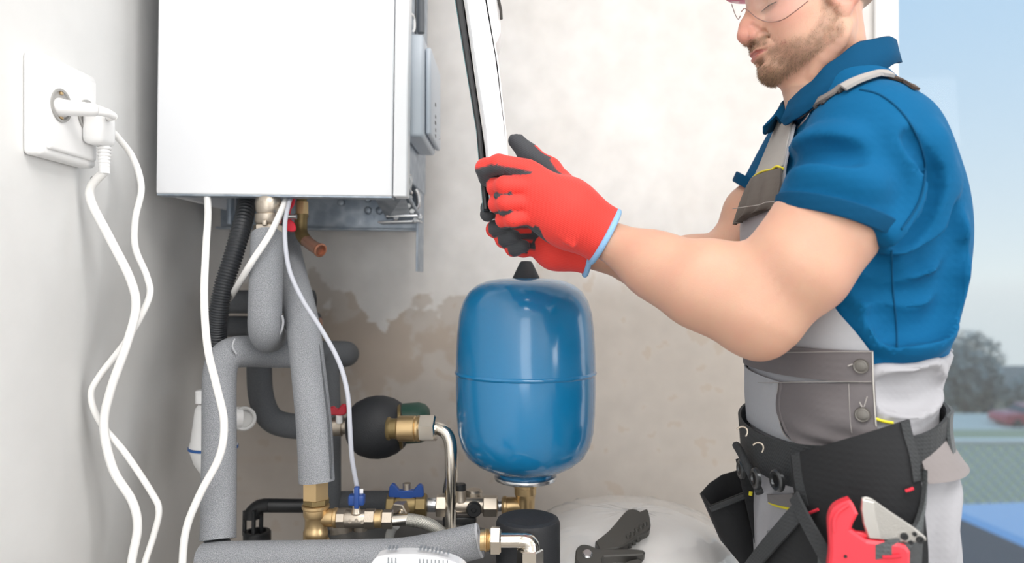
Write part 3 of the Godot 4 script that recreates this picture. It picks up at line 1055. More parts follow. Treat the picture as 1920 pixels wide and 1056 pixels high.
func build_pipes() -> void:
	# nearest: stub that hangs from the nickel valve and turns back
	var st := pipe("insulated_pipe", PP([[501, 442, 1.26], [499, 520, 1.225], [497, 580, 1.21], [497, 612, 1.212], [500, 628, 1.235], [506, 632, 1.28], [510, 632, 1.34]]), 62, 1.21, M.foam, "light grey foam-covered pipe stub below the nickel valve, turning back")
	part("seam", mb().tube(MB.smooth(PP([[529, 592, 1.20], [531, 605, 1.205], [527, 622, 1.21], [519, 634, 1.22]]), 5), 0.002, 6), M.foam_cut, st)
	var lp := pipe("insulated_pipe", PP([[529, 430, 1.42], [543, 500, 1.36], [566, 600, 1.25], [579, 700, 1.19], [589, 800, 1.16], [594, 903, 1.15]]), 66, 1.155, M.foam, "long light grey insulated pipe sloping down onto the brass tee")
	part("seam", mb().tube(MB.smooth(PP([[563, 500, 1.34], [590, 600, 1.235], [605, 700, 1.175], [617, 800, 1.145], [622, 898, 1.137]]), 5), 0.0012, 5), M.dark_foam, lp)
	# elbow that comes out of the wall, turns down and meets the bottom run in a mitre
	var eb := thing("insulated_pipe", "light grey insulated elbow pipe turning down behind the white cable, mitred at its foot", "pipe", P(411, 1030, 1.14), "light grey insulated pipes")
	var path := MB.smooth(PP([[560, 662, 1.33], [510, 661, 1.30], [462, 659, 1.26], [432, 664, 1.235], [415, 685, 1.22], [411, 730, 1.21], [411, 830, 1.19], [410, 930, 1.165], [409, 1012, 1.145]]), 7)
	part("insulation", mb().tube(path, 0.0265, 28), M.foam, eb)
	part("seam", mb().tube(MB.smooth(PP([[440, 636, 1.215], [436, 650, 1.205], [443, 664, 1.21]]), 5), 0.0015, 6), M.foam_cut, eb)
	var bt := thing("insulated_pipe", "thick light grey insulated pipe lying along the bottom, open end rising right", "pipe", P(640, 1065, 1.1), "light grey insulated pipes")
	var bp := MB.smooth(PP([[384, 1052, 1.125], [440, 1049, 1.115], [560, 1048, 1.098], [680, 1046, 1.095], [760, 1042, 1.092], [830, 1029, 1.09], [896, 1014, 1.09]]), 6)
	var rr := []
	for i in bp.size(): rr.append(lerpf(0.0268, 0.0250, float(i) / bp.size()))
	part("insulation", mb().tube(bp, rr, 28, true, false), M.foam, bt)
	var d: Vector3 = (bp[-1] - bp[-2]).normalized()
	part("cut_edge", mb().lathe([[0.0245, 0.0], [0.0255, 0.002], [0.024, 0.004], [0.0155, 0.003], [0.0145, -0.02], [0.0, -0.021]], bp[-1], d, 28), M.foam_cut, bt)
	part("seam", mb().lathe([[0.0270, 0.0], [0.0278, 0.0008], [0.0270, 0.0016]], P(411, 1022, 1.145), Vector3(0.75, 1, 0.1), 28), M.dark_foam, eb)
	# dark insulated pipes further back
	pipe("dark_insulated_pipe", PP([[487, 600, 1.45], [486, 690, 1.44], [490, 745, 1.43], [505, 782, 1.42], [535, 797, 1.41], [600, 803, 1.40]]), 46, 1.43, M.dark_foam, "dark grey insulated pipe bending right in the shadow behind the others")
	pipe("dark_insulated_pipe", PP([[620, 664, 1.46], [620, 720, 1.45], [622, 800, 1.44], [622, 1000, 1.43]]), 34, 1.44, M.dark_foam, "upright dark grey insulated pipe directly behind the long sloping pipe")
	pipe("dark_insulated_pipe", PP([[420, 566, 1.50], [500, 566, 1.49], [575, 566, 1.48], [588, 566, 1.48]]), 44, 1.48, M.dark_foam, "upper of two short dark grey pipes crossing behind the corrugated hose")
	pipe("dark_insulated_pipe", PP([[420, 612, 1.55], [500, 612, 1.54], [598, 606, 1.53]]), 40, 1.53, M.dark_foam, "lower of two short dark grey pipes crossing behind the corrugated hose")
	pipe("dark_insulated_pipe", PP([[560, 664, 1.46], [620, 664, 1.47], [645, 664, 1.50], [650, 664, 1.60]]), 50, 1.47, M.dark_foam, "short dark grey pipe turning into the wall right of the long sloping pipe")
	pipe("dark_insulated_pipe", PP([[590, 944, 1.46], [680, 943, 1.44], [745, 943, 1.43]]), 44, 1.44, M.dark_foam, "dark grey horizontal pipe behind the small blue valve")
	# black corrugated hose
	var hp := MB.smooth(PP([[470, 350, 1.37], [464, 380, 1.33], [452, 430, 1.29], [436, 485, 1.27], [420, 535, 1.26], [411, 580, 1.26], [407, 620, 1.27], [408, 660, 1.29]]), 56)
	var cr := PackedFloat32Array()
	for i in hp.size(): cr.append(0.0152 + 0.0013 * cos(TAU * i / 6.0))
	single("corrugated_hose", mb().tube(hp, cr, 24), mat(col("34373b"), 0.38), "black corrugated flexible hose curving down from under the boiler", "hose", P(408, 660, 1.29))
	# nickel valve under the boiler
	var v := thing("ball_valve", "nickel ball valve under the boiler with a red lever, feeding the pipe stub", "valve", P(503, 440, 1.27))
	part("body", mb().lathe([[0.0, 0.0], [0.020, 0.0], [0.022, 0.003], [0.022, 0.016], [0.019, 0.018], [0.0205, 0.022], [0.022, 0.034], [0.020, 0.044], [0.017, 0.047], [0.017, 0.056], [0.019, 0.058], [0.019, 0.075], [0.0, 0.075]], P(503, 420, 1.27), Vector3.UP, 32), M.nickel, v)
	part("nut", mb().hex(P(502, 443, 1.27), Vector3.UP, 0.0245, 0.020), M.nickel, v)
	part("clip", mb().rbox(Vector3(0.008, 0.010, 0.006), 0.002, Transform3D(Basis(), P(496, 418, 1.245))), M.nickel, v)
	part("spindle", mb().tube([P(515, 405, 1.29), P(556, 407, 1.29)], 0.0045, 12), M.steel, v)
	var lev := MB.smooth([Vector2(-3, 26), Vector2(-6, 10), Vector2(-4, -8), Vector2(-6, -26), Vector2(10, -30), Vector2(15, -24), Vector2(12, -14), Vector2(4, -4), Vector2(6, 12), Vector2(12, 22), Vector2(13, 44), Vector2(2, 44)], 3)
	part("lever", mb().prism(pxpoly(lev, 1.30), 0.006, 0.0012, Transform3D(Basis(), P(541, 405, 1.30))), M.red, v, "red lever")
	# brass elbow and open copper stub
	var e := thing("brass_elbow", "brass elbow fitting with an open copper stub under the boiler", "fitting", P(567, 450, 1.34))
	part("nut", mb().hex(P(566, 404, 1.34), Vector3.UP, 0.0115, 0.025), M.brass, e)
	part("body", mb().tube([P(566, 372, 1.34), P(566, 385, 1.34)], 0.009, 20).tube(MB.smooth(PP([[565, 404, 1.34], [564, 425, 1.34], [566, 440, 1.335], [574, 452, 1.325]]), 5), 0.0115, 24), M.old_brass, e)
	part("collar", mb().lathe([[0.0, 0.0], [0.0125, 0.0], [0.0125, 0.006], [0.0, 0.006]], P(565, 408, 1.34), Vector3.UP, 24), M.old_brass, e)
	var cs := MB.smooth(PP([[572, 450, 1.327], [586, 461, 1.31], [600, 469, 1.295]]), 5)
	part("copper_stub", mb().tube(cs, 0.0105, 24, true, false), M.copper, e)
	part("copper_rim", mb().lathe([[0.0095, -0.004], [0.0125, -0.001], [0.0125, 0.002], [0.0095, 0.003], [0.0085, -0.015], [0.0, -0.016]], cs[-1], (cs[-1] - cs[-2]), 24), mat(col("a5745e"), 0.4, 0.7), e)
	# white drain trap
	var t := thing("drain_trap", "white plastic drain trap with a blue ring, half hidden by the insulated elbow", "trap", P(400, 915, 1.31))
	var s := 1.31 / FPX
	part("bowl", mb().lathe([[0, 0], [0.006, 0.002], [18 * s, 18 * s], [34 * s, 44 * s], [42 * s, 68 * s], [43 * s, 72 * s], [0, 72 * s]], P(400, 912, 1.31), Vector3.UP, 36), M.plastic, t)
	part("seal_ring", mb().lathe([[0, 0], [44.5 * s, 0], [44.5 * s, 4.5 * s], [0, 4.5 * s]], P(400, 841, 1.31), Vector3.UP, 36), mat(col("2f5fa3"), 0.5), t, "blue ring")
	part("cup", mb().lathe([[0, 0], [43 * s, 0], [40 * s, 10 * s], [36 * s, 40 * s], [32 * s, 70 * s], [26 * s, 78 * s], [0, 80 * s]], P(400, 836, 1.31), Vector3.UP, 36), M.plastic, t)
	part("cap", mb().lathe([[0, 0], [12 * s, 0], [12 * s, 22 * s], [10 * s, 24 * s], [0, 24 * s]], P(379, 756, 1.31), Vector3.UP, 24), M.plastic, t)
	part("outlet", mb().tube([P(410, 784, 1.31), P(452, 783, 1.33)], 0.019, 24), M.plastic, t)
	part("outlet_ring", mb().lathe([[0.015, 0.0], [0.021, 0.0], [0.0215, 0.003], [0.0215, 0.008], [0.019, 0.010], [0.016, 0.008], [0.0155, 0.002], [0.0, 0.001]], P(457, 784, 1.33), Vector3(0.35, 0, 1), 32), mat(col("d3d3d2"), 0.45), t)
	# black overflow pipe with its open ring bracket
	var k := thing("overflow_pipe", "black plastic pipe ending left in an open tundish bracket", "pipe", P(482, 1012, 1.38))
	part("pipe", mb().tube([P(492, 948, 1.38), P(590, 949, 1.40)], 0.0128, 20), M.black, k)
	part("elbow", mb().tube(MB.smooth(PP([[505, 948, 1.38], [487, 950, 1.38], [474, 962, 1.38], [472, 972, 1.38]]), 5), [0.0128, 0.0128, 0.0128, 0.0128, 0.0128, 0.0132, 0.0135, 0.0138, 0.0140, 0.0142, 0.0145, 0.0145, 0.0145, 0.0145, 0.0145, 0.0145], 20), M.black, k)
	for q in [[459, 1.38], [476, 1.362], [490, 1.385]]:
		part("bar", mb().tube([P(q[0], 958, q[1]), P(q[0] - 1, 1004, q[1])], 0.004, 6), M.black, k)
	part("ring", mb().lathe([[0.017, 0], [0.0245, 0], [0.025, 0.002], [0.025, 0.020], [0.023, 0.022], [0.017, 0.022], [0.017, 0]], P(482, 1018, 1.38), Vector3.UP, 28), M.black, k)
	# circulation pump
	var pm := thing("pump", "black rounded pump housing with dark green motor body and brass outlet", "pump", P(705, 862, 1.36))
	s = 1.36 / FPX
	var pa := Vector3(1, 0.06, -0.12).normalized()
	part("insulation_shell", mb().lathe([[0, 0], [20 * s, 1 * s], [36 * s, 8 * s], [49 * s, 22 * s], [57 * s, 42 * s], [59 * s, 58 * s], [58 * s, 74 * s], [52 * s, 92 * s], [42 * s, 106 * s], [38 * s, 110 * s], [0, 110 * s]], P(648, 806, 1.36), pa, 48), M.rubber, pm)
	part("clamp_band", mb().lathe([[36 * s, 0], [42 * s, 0], [42 * s, 5 * s], [36 * s, 6 * s]], P(748, 800, 1.36), pa, 40), M.old_brass, pm)
	part("motor_body", mb().lathe([[0, 0], [38 * s, 0], [38 * s, 34 * s], [34 * s, 46 * s], [24 * s, 54 * s], [0, 56 * s]], P(753, 795, 1.37), pa, 40), M.green, pm, "dark green motor body")
	part("inlet", mb().lathe([[0, 0], [15 * s, 0], [15 * s, 10 * s], [19 * s, 11 * s], [19 * s, 26 * s], [15 * s, 27 * s], [15 * s, 40 * s], [0, 40 * s]], P(616, 799, 1.36), Vector3.RIGHT, 24), M.nickel, pm)
	var rh := MB.smooth([Vector2(-16, -8), Vector2(-16, 4), Vector2(-8, 8), Vector2(0, 3), Vector2(8, 12), Vector2(15, 10), Vector2(15, -6), Vector2(6, -9)], 3)
	part("lever", mb().prism(pxpoly(rh, 1.34), 0.010, 0.002, Transform3D(Basis(), P(635, 769, 1.345))), mat(col("a81f30"), 0.4), pm, "red lever")
	part("lever_stem", mb().tube([P(636, 778, 1.34), P(636, 792, 1.345)], 0.006, 10), M.plastic, pm)
	# its brass union and the chrome pipe that leaves it
	var z := 1.26
	s = z / FPX
	var bx := Vector3(1, 0.02, 0.1).normalized()
	var un := thing("pump_union", "brass union with a chrome nut and bent chrome pipe, leaving the pump", "pipe fitting", P(845, 985, 1.24))
	part("collar", mb().lathe([[0, 0], [21 * s, 0], [22 * s, 3 * s], [19 * s, 6 * s], [19 * s, 22 * s], [0, 22 * s]], P(727, 804, z), bx, 32), M.old_brass, un)
	part("body", mb().lathe([[0, 0], [20 * s, 0], [24 * s, 4 * s], [24 * s, 34 * s], [22 * s, 36 * s], [24 * s, 38 * s], [24 * s, 42 * s], [22 * s, 44 * s], [0, 44 * s]], P(745, 804, z), bx, 36), M.brass, un)
	part("nut", mb().hex(P(787, 803, z - 0.003), bx, 26 * s, 32 * s, 0.14, 6, 0.3), M.chrome, un)
	part("chrome_pipe", mb().tube(MB.smooth(PP([[808, 803, z - 0.004], [822, 804, z - 0.006], [836, 812, z - 0.010], [844, 830, z - 0.014], [846, 860, z - 0.016], [846, 920, z - 0.016], [845, 985, z - 0.016], [845, 1000, z - 0.016]]), 6), 12 * s, 24), M.chrome, un)
	part("foot_flange", mb().lathe([[0, 0], [22 * s, 0], [22 * s, 2 * s], [14 * s, 5 * s], [0, 5 * s]], P(845, 993, z - 0.016), Vector3.UP, 28), M.chrome, un)

func pxpoly(list: Array, depth: float) -> Array:               # pixel offsets (y up) -> metres at that depth
	var out := []
	for q in list: out.append(q * (depth / FPX))
	return out

# ---------------------------------------------------------------- vessels, fittings on the heater, tools
func on_axis(o: Node3D, items: Array, z: float, dir: Vector3) -> void:
	# items: [name, px, py, kind, radius px, length px, material]; each starts at its pixel and runs along dir
	var s := z / FPX
	for q in items:
		var at := P(q[1], q[2], z)
		var r: float = q[4] * s
		var h: float = q[5] * s
		var m := mb()
		if q[3] == "hex": m.hex(at, dir, r, h)
		elif q[3] == "oct": m.hex(at, dir, r, h, 0.1, 8)
		else: m.lathe([[0, 0], [r * 0.92, 0], [r, h * 0.12], [r, h * 0.88], [r * 0.92, h], [0, h]], at, dir, 32)
		part(q[0], m, q[6], o)

func build_vessels() -> void:
	# blue expansion vessel
	var z := 1.25
	var s := z / FPX
	var c := P(985.5, 893, z)
	var o := thing("expansion_vessel", "glossy blue expansion vessel with a welded seam and black rubber cone on top", "vessel", c)
	var prof := [[0, 6], [50, 6], [58, 10], [72, 15], [92, 25], [110, 40], [121, 60], [127, 85], [129.5, 120], [130.5, 160], [130.5, 191], [132, 192.5], [133, 195], [132, 197.5], [130.5, 199], [130, 230], [128, 270], [124, 305], [117, 328], [106, 346], [90, 359], [72, 366], [50, 370], [25, 371], [0, 371.5]]
	var shell := []
	for i in prof.size(): shell.append(prof[i])
	var pts := []
	for q in shell: pts.append([q[0] * s, q[1] * s])
	part("shell", mb().lathe(pts, c, Vector3.UP, 72), M.vessel, o)
	part("neck", mb().lathe([[0, 0], [50 * s, 0], [50 * s, 17 * s], [0, 17 * s]], P(985.5, 892, z), Vector3.UP, 48), M.vessel, o)
	part("flange", mb().lathe([[0, 0], [52 * s, -5 * s], [58 * s, -3 * s], [59 * s, 1 * s], [58 * s, 4 * s], [50 * s, 5 * s], [0, 5 * s]], P(985.5, 895, z), Vector3.UP, 56), M.steel, o)
	part("spigot", mb().lathe([[0, 0], [17 * s, 0], [17 * s, 14 * s], [0, 14 * s]], P(985.5, 911, z), Vector3.UP, 24), M.black, o)
	part("rubber_cone", mb().lathe([[0, 0], [26 * s, 0], [25 * s, 4 * s], [12 * s, 31 * s], [9 * s, 34 * s], [0, 34.5 * s]], P(986.5, 524, z), Vector3.UP, 36), M.rubber, o)
	# brass elbow under the vessel, and the safety group to its left
	var e := thing("brass_elbow", "brass elbow fitting standing under the blue vessel", "fitting", P(985, 966, z))
	part("socket", mb().lathe([[0, 0], [17 * s, 0], [18 * s, 30 * s], [19 * s, 40 * s], [20.5 * s, 42 * s], [20.5 * s, 54 * s], [22 * s, 55 * s], [22 * s, 60 * s], [18 * s, 61 * s], [0, 61 * s]], P(985, 968, z), Vector3.UP, 36), M.brass, e)
	part("branch", mb().lathe([[0, 0], [16 * s, 0], [18 * s, 2 * s], [19.5 * s, 4 * s], [19.5 * s, 8 * s], [17.5 * s, 9 * s], [17.5 * s, 24 * s], [14 * s, 34 * s], [14 * s, 45 * s], [0, 45 * s]], P(941, 950, z), Vector3.RIGHT, 36), M.brass, e)
	var g := thing("safety_group", "nickel safety group with black caps between the butterfly valve and brass elbow", "valve", P(870, 985, z))
	on_axis(g, [["nipple", 800, 947, "round", 13, 22, M.steel], ["nut", 818, 948, "hex", 21, 20, M.nickel], ["body", 836, 948, "round", 15, 70, M.nickel], ["nut", 906, 949, "hex", 20, 27, M.nickel], ["nipple", 932, 949, "round", 10, 12, M.steel]], z, Vector3.RIGHT)
	part("riser", mb().lathe([[0, 0], [11 * s, 0], [9 * s, 14 * s], [9 * s, 24 * s], [0, 24 * s]], P(864, 940, z - 0.004), Vector3.UP, 24), M.nickel, g)
	part("cap", mb().lathe([[0, 0], [10 * s, 0], [10 * s, 10 * s], [8 * s, 12 * s], [0, 12 * s]], P(864, 919, z - 0.004), Vector3.UP, 20), M.black, g)
	part("knob", mb().lathe([[0, 0], [13 * s, 0], [14 * s, 3 * s], [14 * s, 12 * s], [12 * s, 15 * s], [5 * s, 15 * s], [4 * s, 12 * s], [0, 12 * s]], P(889, 953, z - 0.012), Vector3(0, 0, 1), 28), M.black, g)
	part("knob", mb().lathe([[0, 0], [17 * s, 0], [17 * s, 12 * s], [14 * s, 16 * s], [0, 16 * s]], P(888, 934, z + 0.02), Vector3.UP, 28), M.nickel, g)
	part("gauge_arm", mb().tube([P(833, 925, z + 0.02), P(840, 880, z + 0.03)], 0.003, 8), M.black, g)
	part("drain_handle", mb().rbox(Vector3(62 * s, 17 * s, 0.02), 0.003, Transform3D(Basis(Vector3.BACK, 0.03), P(862, 976, z))), M.black, g)
	# blue butterfly valve
	var b := thing("butterfly_valve", "dull brass valve with blue butterfly handle and a nickel side outlet", "valve", P(762, 975, z))
	on_axis(b, [["end", 726, 948, "oct", 23, 16, M.old_brass], ["body", 741, 948, "round", 20, 40, M.old_brass], ["end", 780, 948, "oct", 23, 20, M.old_brass]], z, Vector3.RIGHT)
	part("spindle", mb().tube([P(763, 935, z), P(763, 906, z)], 0.007, 14), M.nickel, b)
	var wing := [Vector2(-5, -17), Vector2(-10, -14), Vector2(-12, -6), Vector2(-30, -6), Vector2(-33, -2), Vector2(-31, 14), Vector2(-27, 19), Vector2(-22, 18), Vector2(-13, 7), Vector2(13, 7), Vector2(22, 17), Vector2(27, 18), Vector2(31, 14), Vector2(33, -2), Vector2(30, -6), Vector2(12, -6), Vector2(10, -9), Vector2(2, -9), Vector2(1, -14)]
	part("handle", mb().prism(pxpoly(wing, z), 0.012, 0.0012, Transform3D(Basis(), P(763, 924, z + 0.002))), M.blue_handle, b, "blue butterfly handle")
	part("side_outlet", mb().hex(P(757, 951, z - 0.005), Vector3(-0.3, -0.15, 1), 0.016, 0.022), M.nickel, b)
	part("side_outlet", mb().tube([P(756, 952, z - 0.015), P(740, 985, z - 0.05)], 0.008, 16), M.chrome, b)
	# brass tee under the long pipe, with the small ball valve and the braided hose
	z = 1.15
	s = z / FPX
	var t := thing("brass_tee", "tall brass tee with stacked nuts at the foot of the long pipe", "fitting", P(592, 1020, z))
	part("nut", mb().hex(P(592, 936, z), Vector3.UP, 26 * s, 36 * s, 0.1, 6, 0.25), M.brass, t)
	part("nut", mb().hex(P(593, 946, z), Vector3.UP, 24 * s, 12 * s, 0.1, 6, 0.6), M.old_brass, t)
	part("body", mb().lathe([[0, 0], [24 * s, 0], [25 * s, 4 * s], [22 * s, 6 * s], [23 * s, 9 * s], [23 * s, 20 * s], [21 * s, 24 * s], [20 * s, 30 * s], [20 * s, 44 * s], [22 * s, 48 * s], [23 * s, 50 * s], [23 * s, 62 * s], [25.5 * s, 64 * s], [25.5 * s, 69 * s], [22 * s, 70 * s], [0, 70 * s]], P(592, 1016, z), Vector3.UP, 40), M.brass, t)
	part("branch", mb().lathe([[0, 0], [14 * s, 0], [16 * s, 16 * s], [17 * s, 20 * s], [17 * s, 30 * s], [18.5 * s, 32 * s], [18.5 * s, 37 * s], [15 * s, 38 * s], [0, 38 * s]], P(595, 971, z), Vector3.RIGHT, 32), M.brass, t)
	part("foot", mb().hex(P(592, 1032, z), Vector3.UP, 29 * s, 16 * s, 0.1, 8), M.old_brass, t)
	var v := thing("small_ball_valve", "small nickel ball valve with a stubby blue handle beside the brass tee", "valve", P(668, 990, z))
	on_axis(v, [["end", 632, 973, "oct", 18, 16, M.nickel], ["body", 646, 973, "round", 17, 42, M.nickel], ["nut", 684, 973, "hex", 19, 20, M.nickel], ["ring", 703, 973, "round", 16.5, 14, M.brass], ["nut", 717, 974, "hex", 18, 20, M.nickel]], z, Vector3.RIGHT)
	part("neck", mb().lathe([[0, 0], [10 * s, 0], [7 * s, 10 * s], [7 * s, 22 * s], [0, 22 * s]], P(668, 962, z - 0.006), Vector3.UP, 20), M.nickel, v)
	part("handle", mb().rbox(Vector3(30 * s, 20 * s, 20 * s), 4 * s, Transform3D(Basis(), P(669, 937, z - 0.006))).rbox(Vector3(9 * s, 40 * s, 12 * s), 2 * s, Transform3D(Basis(), P(669, 933, z - 0.012))), M.blue_handle, v, "blue handle")
	part("seal_tag", mb().rbox(Vector3(18 * s, 14 * s, 3 * s), 1 * s, Transform3D(Basis(), P(672, 924, z))), M.plastic, v)
	var cast := mb()
	for q in [[656, 975], [668, 973], [679, 976]]:
		cast.lathe([[0.0, 0.0], [3.4 * s, 0.0], [3.4 * s, 1.4 * s], [1.6 * s, 1.4 * s], [1.4 * s, 0.4 * s], [0, 0.4 * s]], P(q[0], q[1] + 3, z - 17.0 * s), Vector3.BACK, 10)
	part("cast_mark", cast, M.nickel, v)
	var hs := thing("braided_hose", "silver braided flexible hose arching right from the small ball valve", "hose", P(838, 1008, 1.16))
	part("ferrule", mb().tube([P(737, 975, z), P(766, 975, z)], 12 * s, 8), M.chrome, hs)
	var braid := mat(Color.WHITE, 0.35, 0.8)
	braid.albedo_texture = image_tex(64, 64, func(x: int, y: int) -> Color:
		var q := (sin((x + y) * TAU / 16.0) * sin((x - y) * TAU / 16.0))
		return Color(0.42, 0.42, 0.40).lerp(Color(0.93, 0.92, 0.88), smoothstep(-0.4, 0.3, q)))
	braid.uv1_scale = Vector3(5, 90, 1)
	bumped(braid, braid.albedo_texture, 0.08)
	part("braid", mb().tube(MB.smooth(PP([[764, 975, z], [790, 979, z - 0.002], [815, 990, z - 0.002], [832, 1008, z], [838, 1030, z + 0.01], [838, 1060, z + 0.03]]), 8), 12 * s, 24), braid, hs)
	single("clear_hose", mb().tube(MB.smooth(PP([[742, 985, 1.17], [734, 995, 1.175], [729, 1015, 1.18], [727, 1050, 1.19]]), 6), 9 * s, 16), mat(col("cfcfcc"), 0.2), "short pale translucent hose end hanging below the braided hose", "hose", P(727, 1050, 1.19))
	# water heater with a dark lid that carries the fittings
	var h := thing("water_heater", "upright water heater with a dark grey lid under the fittings", "water heater", Vector3(-0.19, 0, -1.24))
	part("jacket", mb().lathe([[0, 0], [0.21, 0], [0.21, 0.76], [0, 0.76]], Vector3(-0.19, 0, -1.24), Vector3.UP, 64), M.plastic, h)
	part("lid", mb().lathe([[0, 0], [0.214, 0], [0.215, 0.02], [0.20, 0.032], [0.13, 0.046], [0, 0.05]], Vector3(-0.19, 0.76, -1.24), Vector3.UP, 64), M.lid, h)
	for q in [[640, 996, 1.33, 0.02], [676, 996, 1.33, 0.012]]:
		part("stub", mb().lathe([[0, 0], [q[3], 0], [q[3], 0.03], [q[3] * 1.2, 0.032], [q[3] * 1.2, 0.04], [0, 0.04]], P(q[0], q[1] + 6, q[2]), Vector3.UP, 20), M.nickel, h)
	# black vent cap in front
	z = 1.12
	s = z / FPX
	var k := thing("vent_cap", "wide black plastic cap standing beside the chrome elbow", "cap", P(990, 1075, z))
	part("cap", mb().lathe([[0, 0], [60 * s, 0], [60 * s, 92 * s], [57 * s, 99 * s], [50 * s, 102 * s], [46 * s, 102 * s], [42 * s, 100 * s], [0, 100 * s]], P(990, 1072, z), Vector3.UP, 56), M.rubber, k)
	part("base", mb().lathe([[0, 0], [66 * s, 0], [66 * s, 12 * s], [0, 12 * s]], P(990, 1080, z), Vector3.UP, 56), M.rubber, k)
	# chrome elbow at the end of the bottom run
	z = 1.055
	s = z / FPX
	var ce := thing("chrome_elbow", "polished chrome elbow with hexagon nuts at the open end of the bottom pipe", "fitting", P(995, 1080, z))
	var ax := Vector3(1, 0.0, 0.03)
	part("thread", mb().lathe([[0, 0], [19 * s, 0], [19 * s, 8 * s], [21 * s, 9 * s], [21 * s, 11 * s], [19 * s, 12 * s], [21 * s, 14 * s], [19 * s, 16 * s], [21 * s, 18 * s], [19 * s, 20 * s], [0, 20 * s]], P(901, 1013, z), ax, 28), M.brass, ce)
	part("nut", mb().hex(P(918, 1013, z), ax, 27 * s, 22 * s, 0.16, 6, 0.2), M.chrome, ce)
	part("arm", mb().tube([P(938, 1013, z), P(985, 1014, z)], 14 * s, 24), M.chrome, ce)
	part("bend", mb().tube(MB.smooth(PP([[972, 1014, z], [986, 1015, z], [994, 1021, z], [995, 1032, z]]), 4), [14 * s, 14.5 * s, 15 * s, 15.5 * s, 16 * s, 16.5 * s, 17 * s, 17 * s, 17.5 * s, 18 * s, 18 * s, 19 * s, 20 * s], 10), M.chrome, ce)
	part("nut", mb().hex(P(994, 1084, z), Vector3.UP, 25 * s, 55 * s, 0.12, 6, 0.1), M.chrome, ce)
	# white vented housing in the foreground
	z = 0.97
	s = z / FPX
	var th := thing("vented_housing", "white vented plastic housing with rows of slots at the bottom edge", "sensor housing", P(788, 1130, z))
	var poly := MB.smooth([Vector2(-88, -70), Vector2(-86, -8), Vector2(-78, 14), Vector2(-60, 24), Vector2(0, 26), Vector2(50, 18), Vector2(80, 6), Vector2(92, -14), Vector2(94, -70)], 4)
	part("shell", mb().prism(pxpoly(poly, z), 0.05, 0.008, Transform3D(Basis(Vector3.RIGHT, -0.12), P(788, 1052, z)), true), M.white, th)
	for q in [[-60, 1], [-53, 1], [-46, 1], [-1, 0], [6, 0], [13, 0], [21, 0], [28, 0], [35, 0], [43, 0], [51, 0]]:
		part("slot", mb().rbox(Vector3(2.2 * s, 30 * s, 2 * s), 0.6 * s, Transform3D(Basis(), P(788 + q[0], 1061 + (q[0] + 60) * 0.05, z - 0.0505))), M.slot, th)
		part("slot", mb().rbox(Vector3(3.4 * s, 3.0 * s, 20 * s), 0.6 * s, Transform3D(Basis(), P(790 + q[0], 1027 + maxf(q[0], 0) * 0.16, z - 0.025))), M.slot, th)
	# film-wrapped tank on the right with the gripping tool lying on it
	var tc := P(1178, 0, 1.32)
	tc.y = 0.0
	var wt := thing("wrapped_tank", "domed white tank wrapped in clear plastic film beside the person's far pouch", "tank", tc)
	part("tank", mb().lathe([[0, 0], [0.19, 0], [0.19, 0.735], [0.182, 0.775], [0.153, 0.808], [0.106, 0.829], [0.053, 0.838], [0, 0.840]], tc, Vector3.UP, 64), mat(col("eceae8"), 0.35), wt)
	var film := mat(Color(1, 1, 1, 0.22), 0.12)
	film.transparency = BaseMaterial3D.TRANSPARENCY_ALPHA
	var nz := FastNoiseLite.new()
	nz.seed = 4; nz.frequency = 1.0
	var rings := []
	for i in 22:
		var ring := []
		var t1 := i / 21.0
		for j in 96:
			var a := TAU * j / 96.0
			var rad := 0.192 * sin(t1 * PI / 2)
			if t1 > 0.8: rad += (t1 - 0.8) * 0.05
			var w := nz.get_noise_3d(cos(a) * 9, t1 * 4, sin(a) * 9) * 0.010 + absf(nz.get_noise_3d(cos(a) * 22 + 5, t1 * 7, sin(a) * 22)) * 0.007 - 0.002
			var y := 0.845 - 0.12 * pow(t1, 3.2)
			if t1 > 0.9: y -= (t1 - 0.9) * 1.6
			ring.append(tc + Vector3(cos(a) * (rad + w * t1), y + maxf(w, -0.0) * 0.7 * (1.0 - t1 * 0.5), sin(a) * (rad + w * t1)))
		rings.append(ring)
	part("film", mb().loft(rings, true, false, false), film, wt)
	var tl := thing("gripping_pliers", "black adjustable gripping pliers with ridged handle lying on the film-wrapped tank", "pliers", P(1140, 1050, 1.19))
	z = 1.19
	var dark := mat(col("4b4a47"), 0.42, 0.2)
	var hb := Basis(Vector3.RIGHT, -0.98)
	var X := Transform3D(hb, P(1140, 1018, z)) * Transform3D(Basis.from_scale(Vector3(1, 1.22, 1)), Vector3.ZERO)
	s = z / FPX
	var han := MB.smooth([Vector2(-26, -10), Vector2(2, 10), Vector2(26, 34), Vector2(44, 50), Vector2(60, 50), Vector2(66, 46), Vector2(76, 50), Vector2(82, 48), Vector2(82, 20), Vector2(74, 8), Vector2(54, 0), Vector2(36, -12), Vector2(14, -22), Vector2(-20, -26)], 2)
	part("handle", mb().prism(pxpoly(han, z), 0.018, 0.0018, X), dark, tl)
	for i in 5:
		part("grip_ridge", mb().tube([X * Vector3((38 + i * 9) * s, (-12 + i * 5.5) * s, 0.004), X * Vector3((35 + i * 9) * s, (-1 + i * 6) * s, 0.021)], 0.0035, 8), dark, tl)
	var jaw := MB.smooth([Vector2(-66, -46), Vector2(-64, -28), Vector2(-52, -18), Vector2(-36, -20), Vector2(-20, -26), Vector2(30, -26), Vector2(58, -28), Vector2(58, -36), Vector2(26, -38), Vector2(-14, -40), Vector2(-18, -50), Vector2(-16, -70), Vector2(-40, -70)], 2)
	part("upper_jaw", mb().prism(pxpoly(jaw, z), 0.020, 0.0018, X * Transform3D(Basis(), Vector3(0, 0, 0.002))), dark, tl)
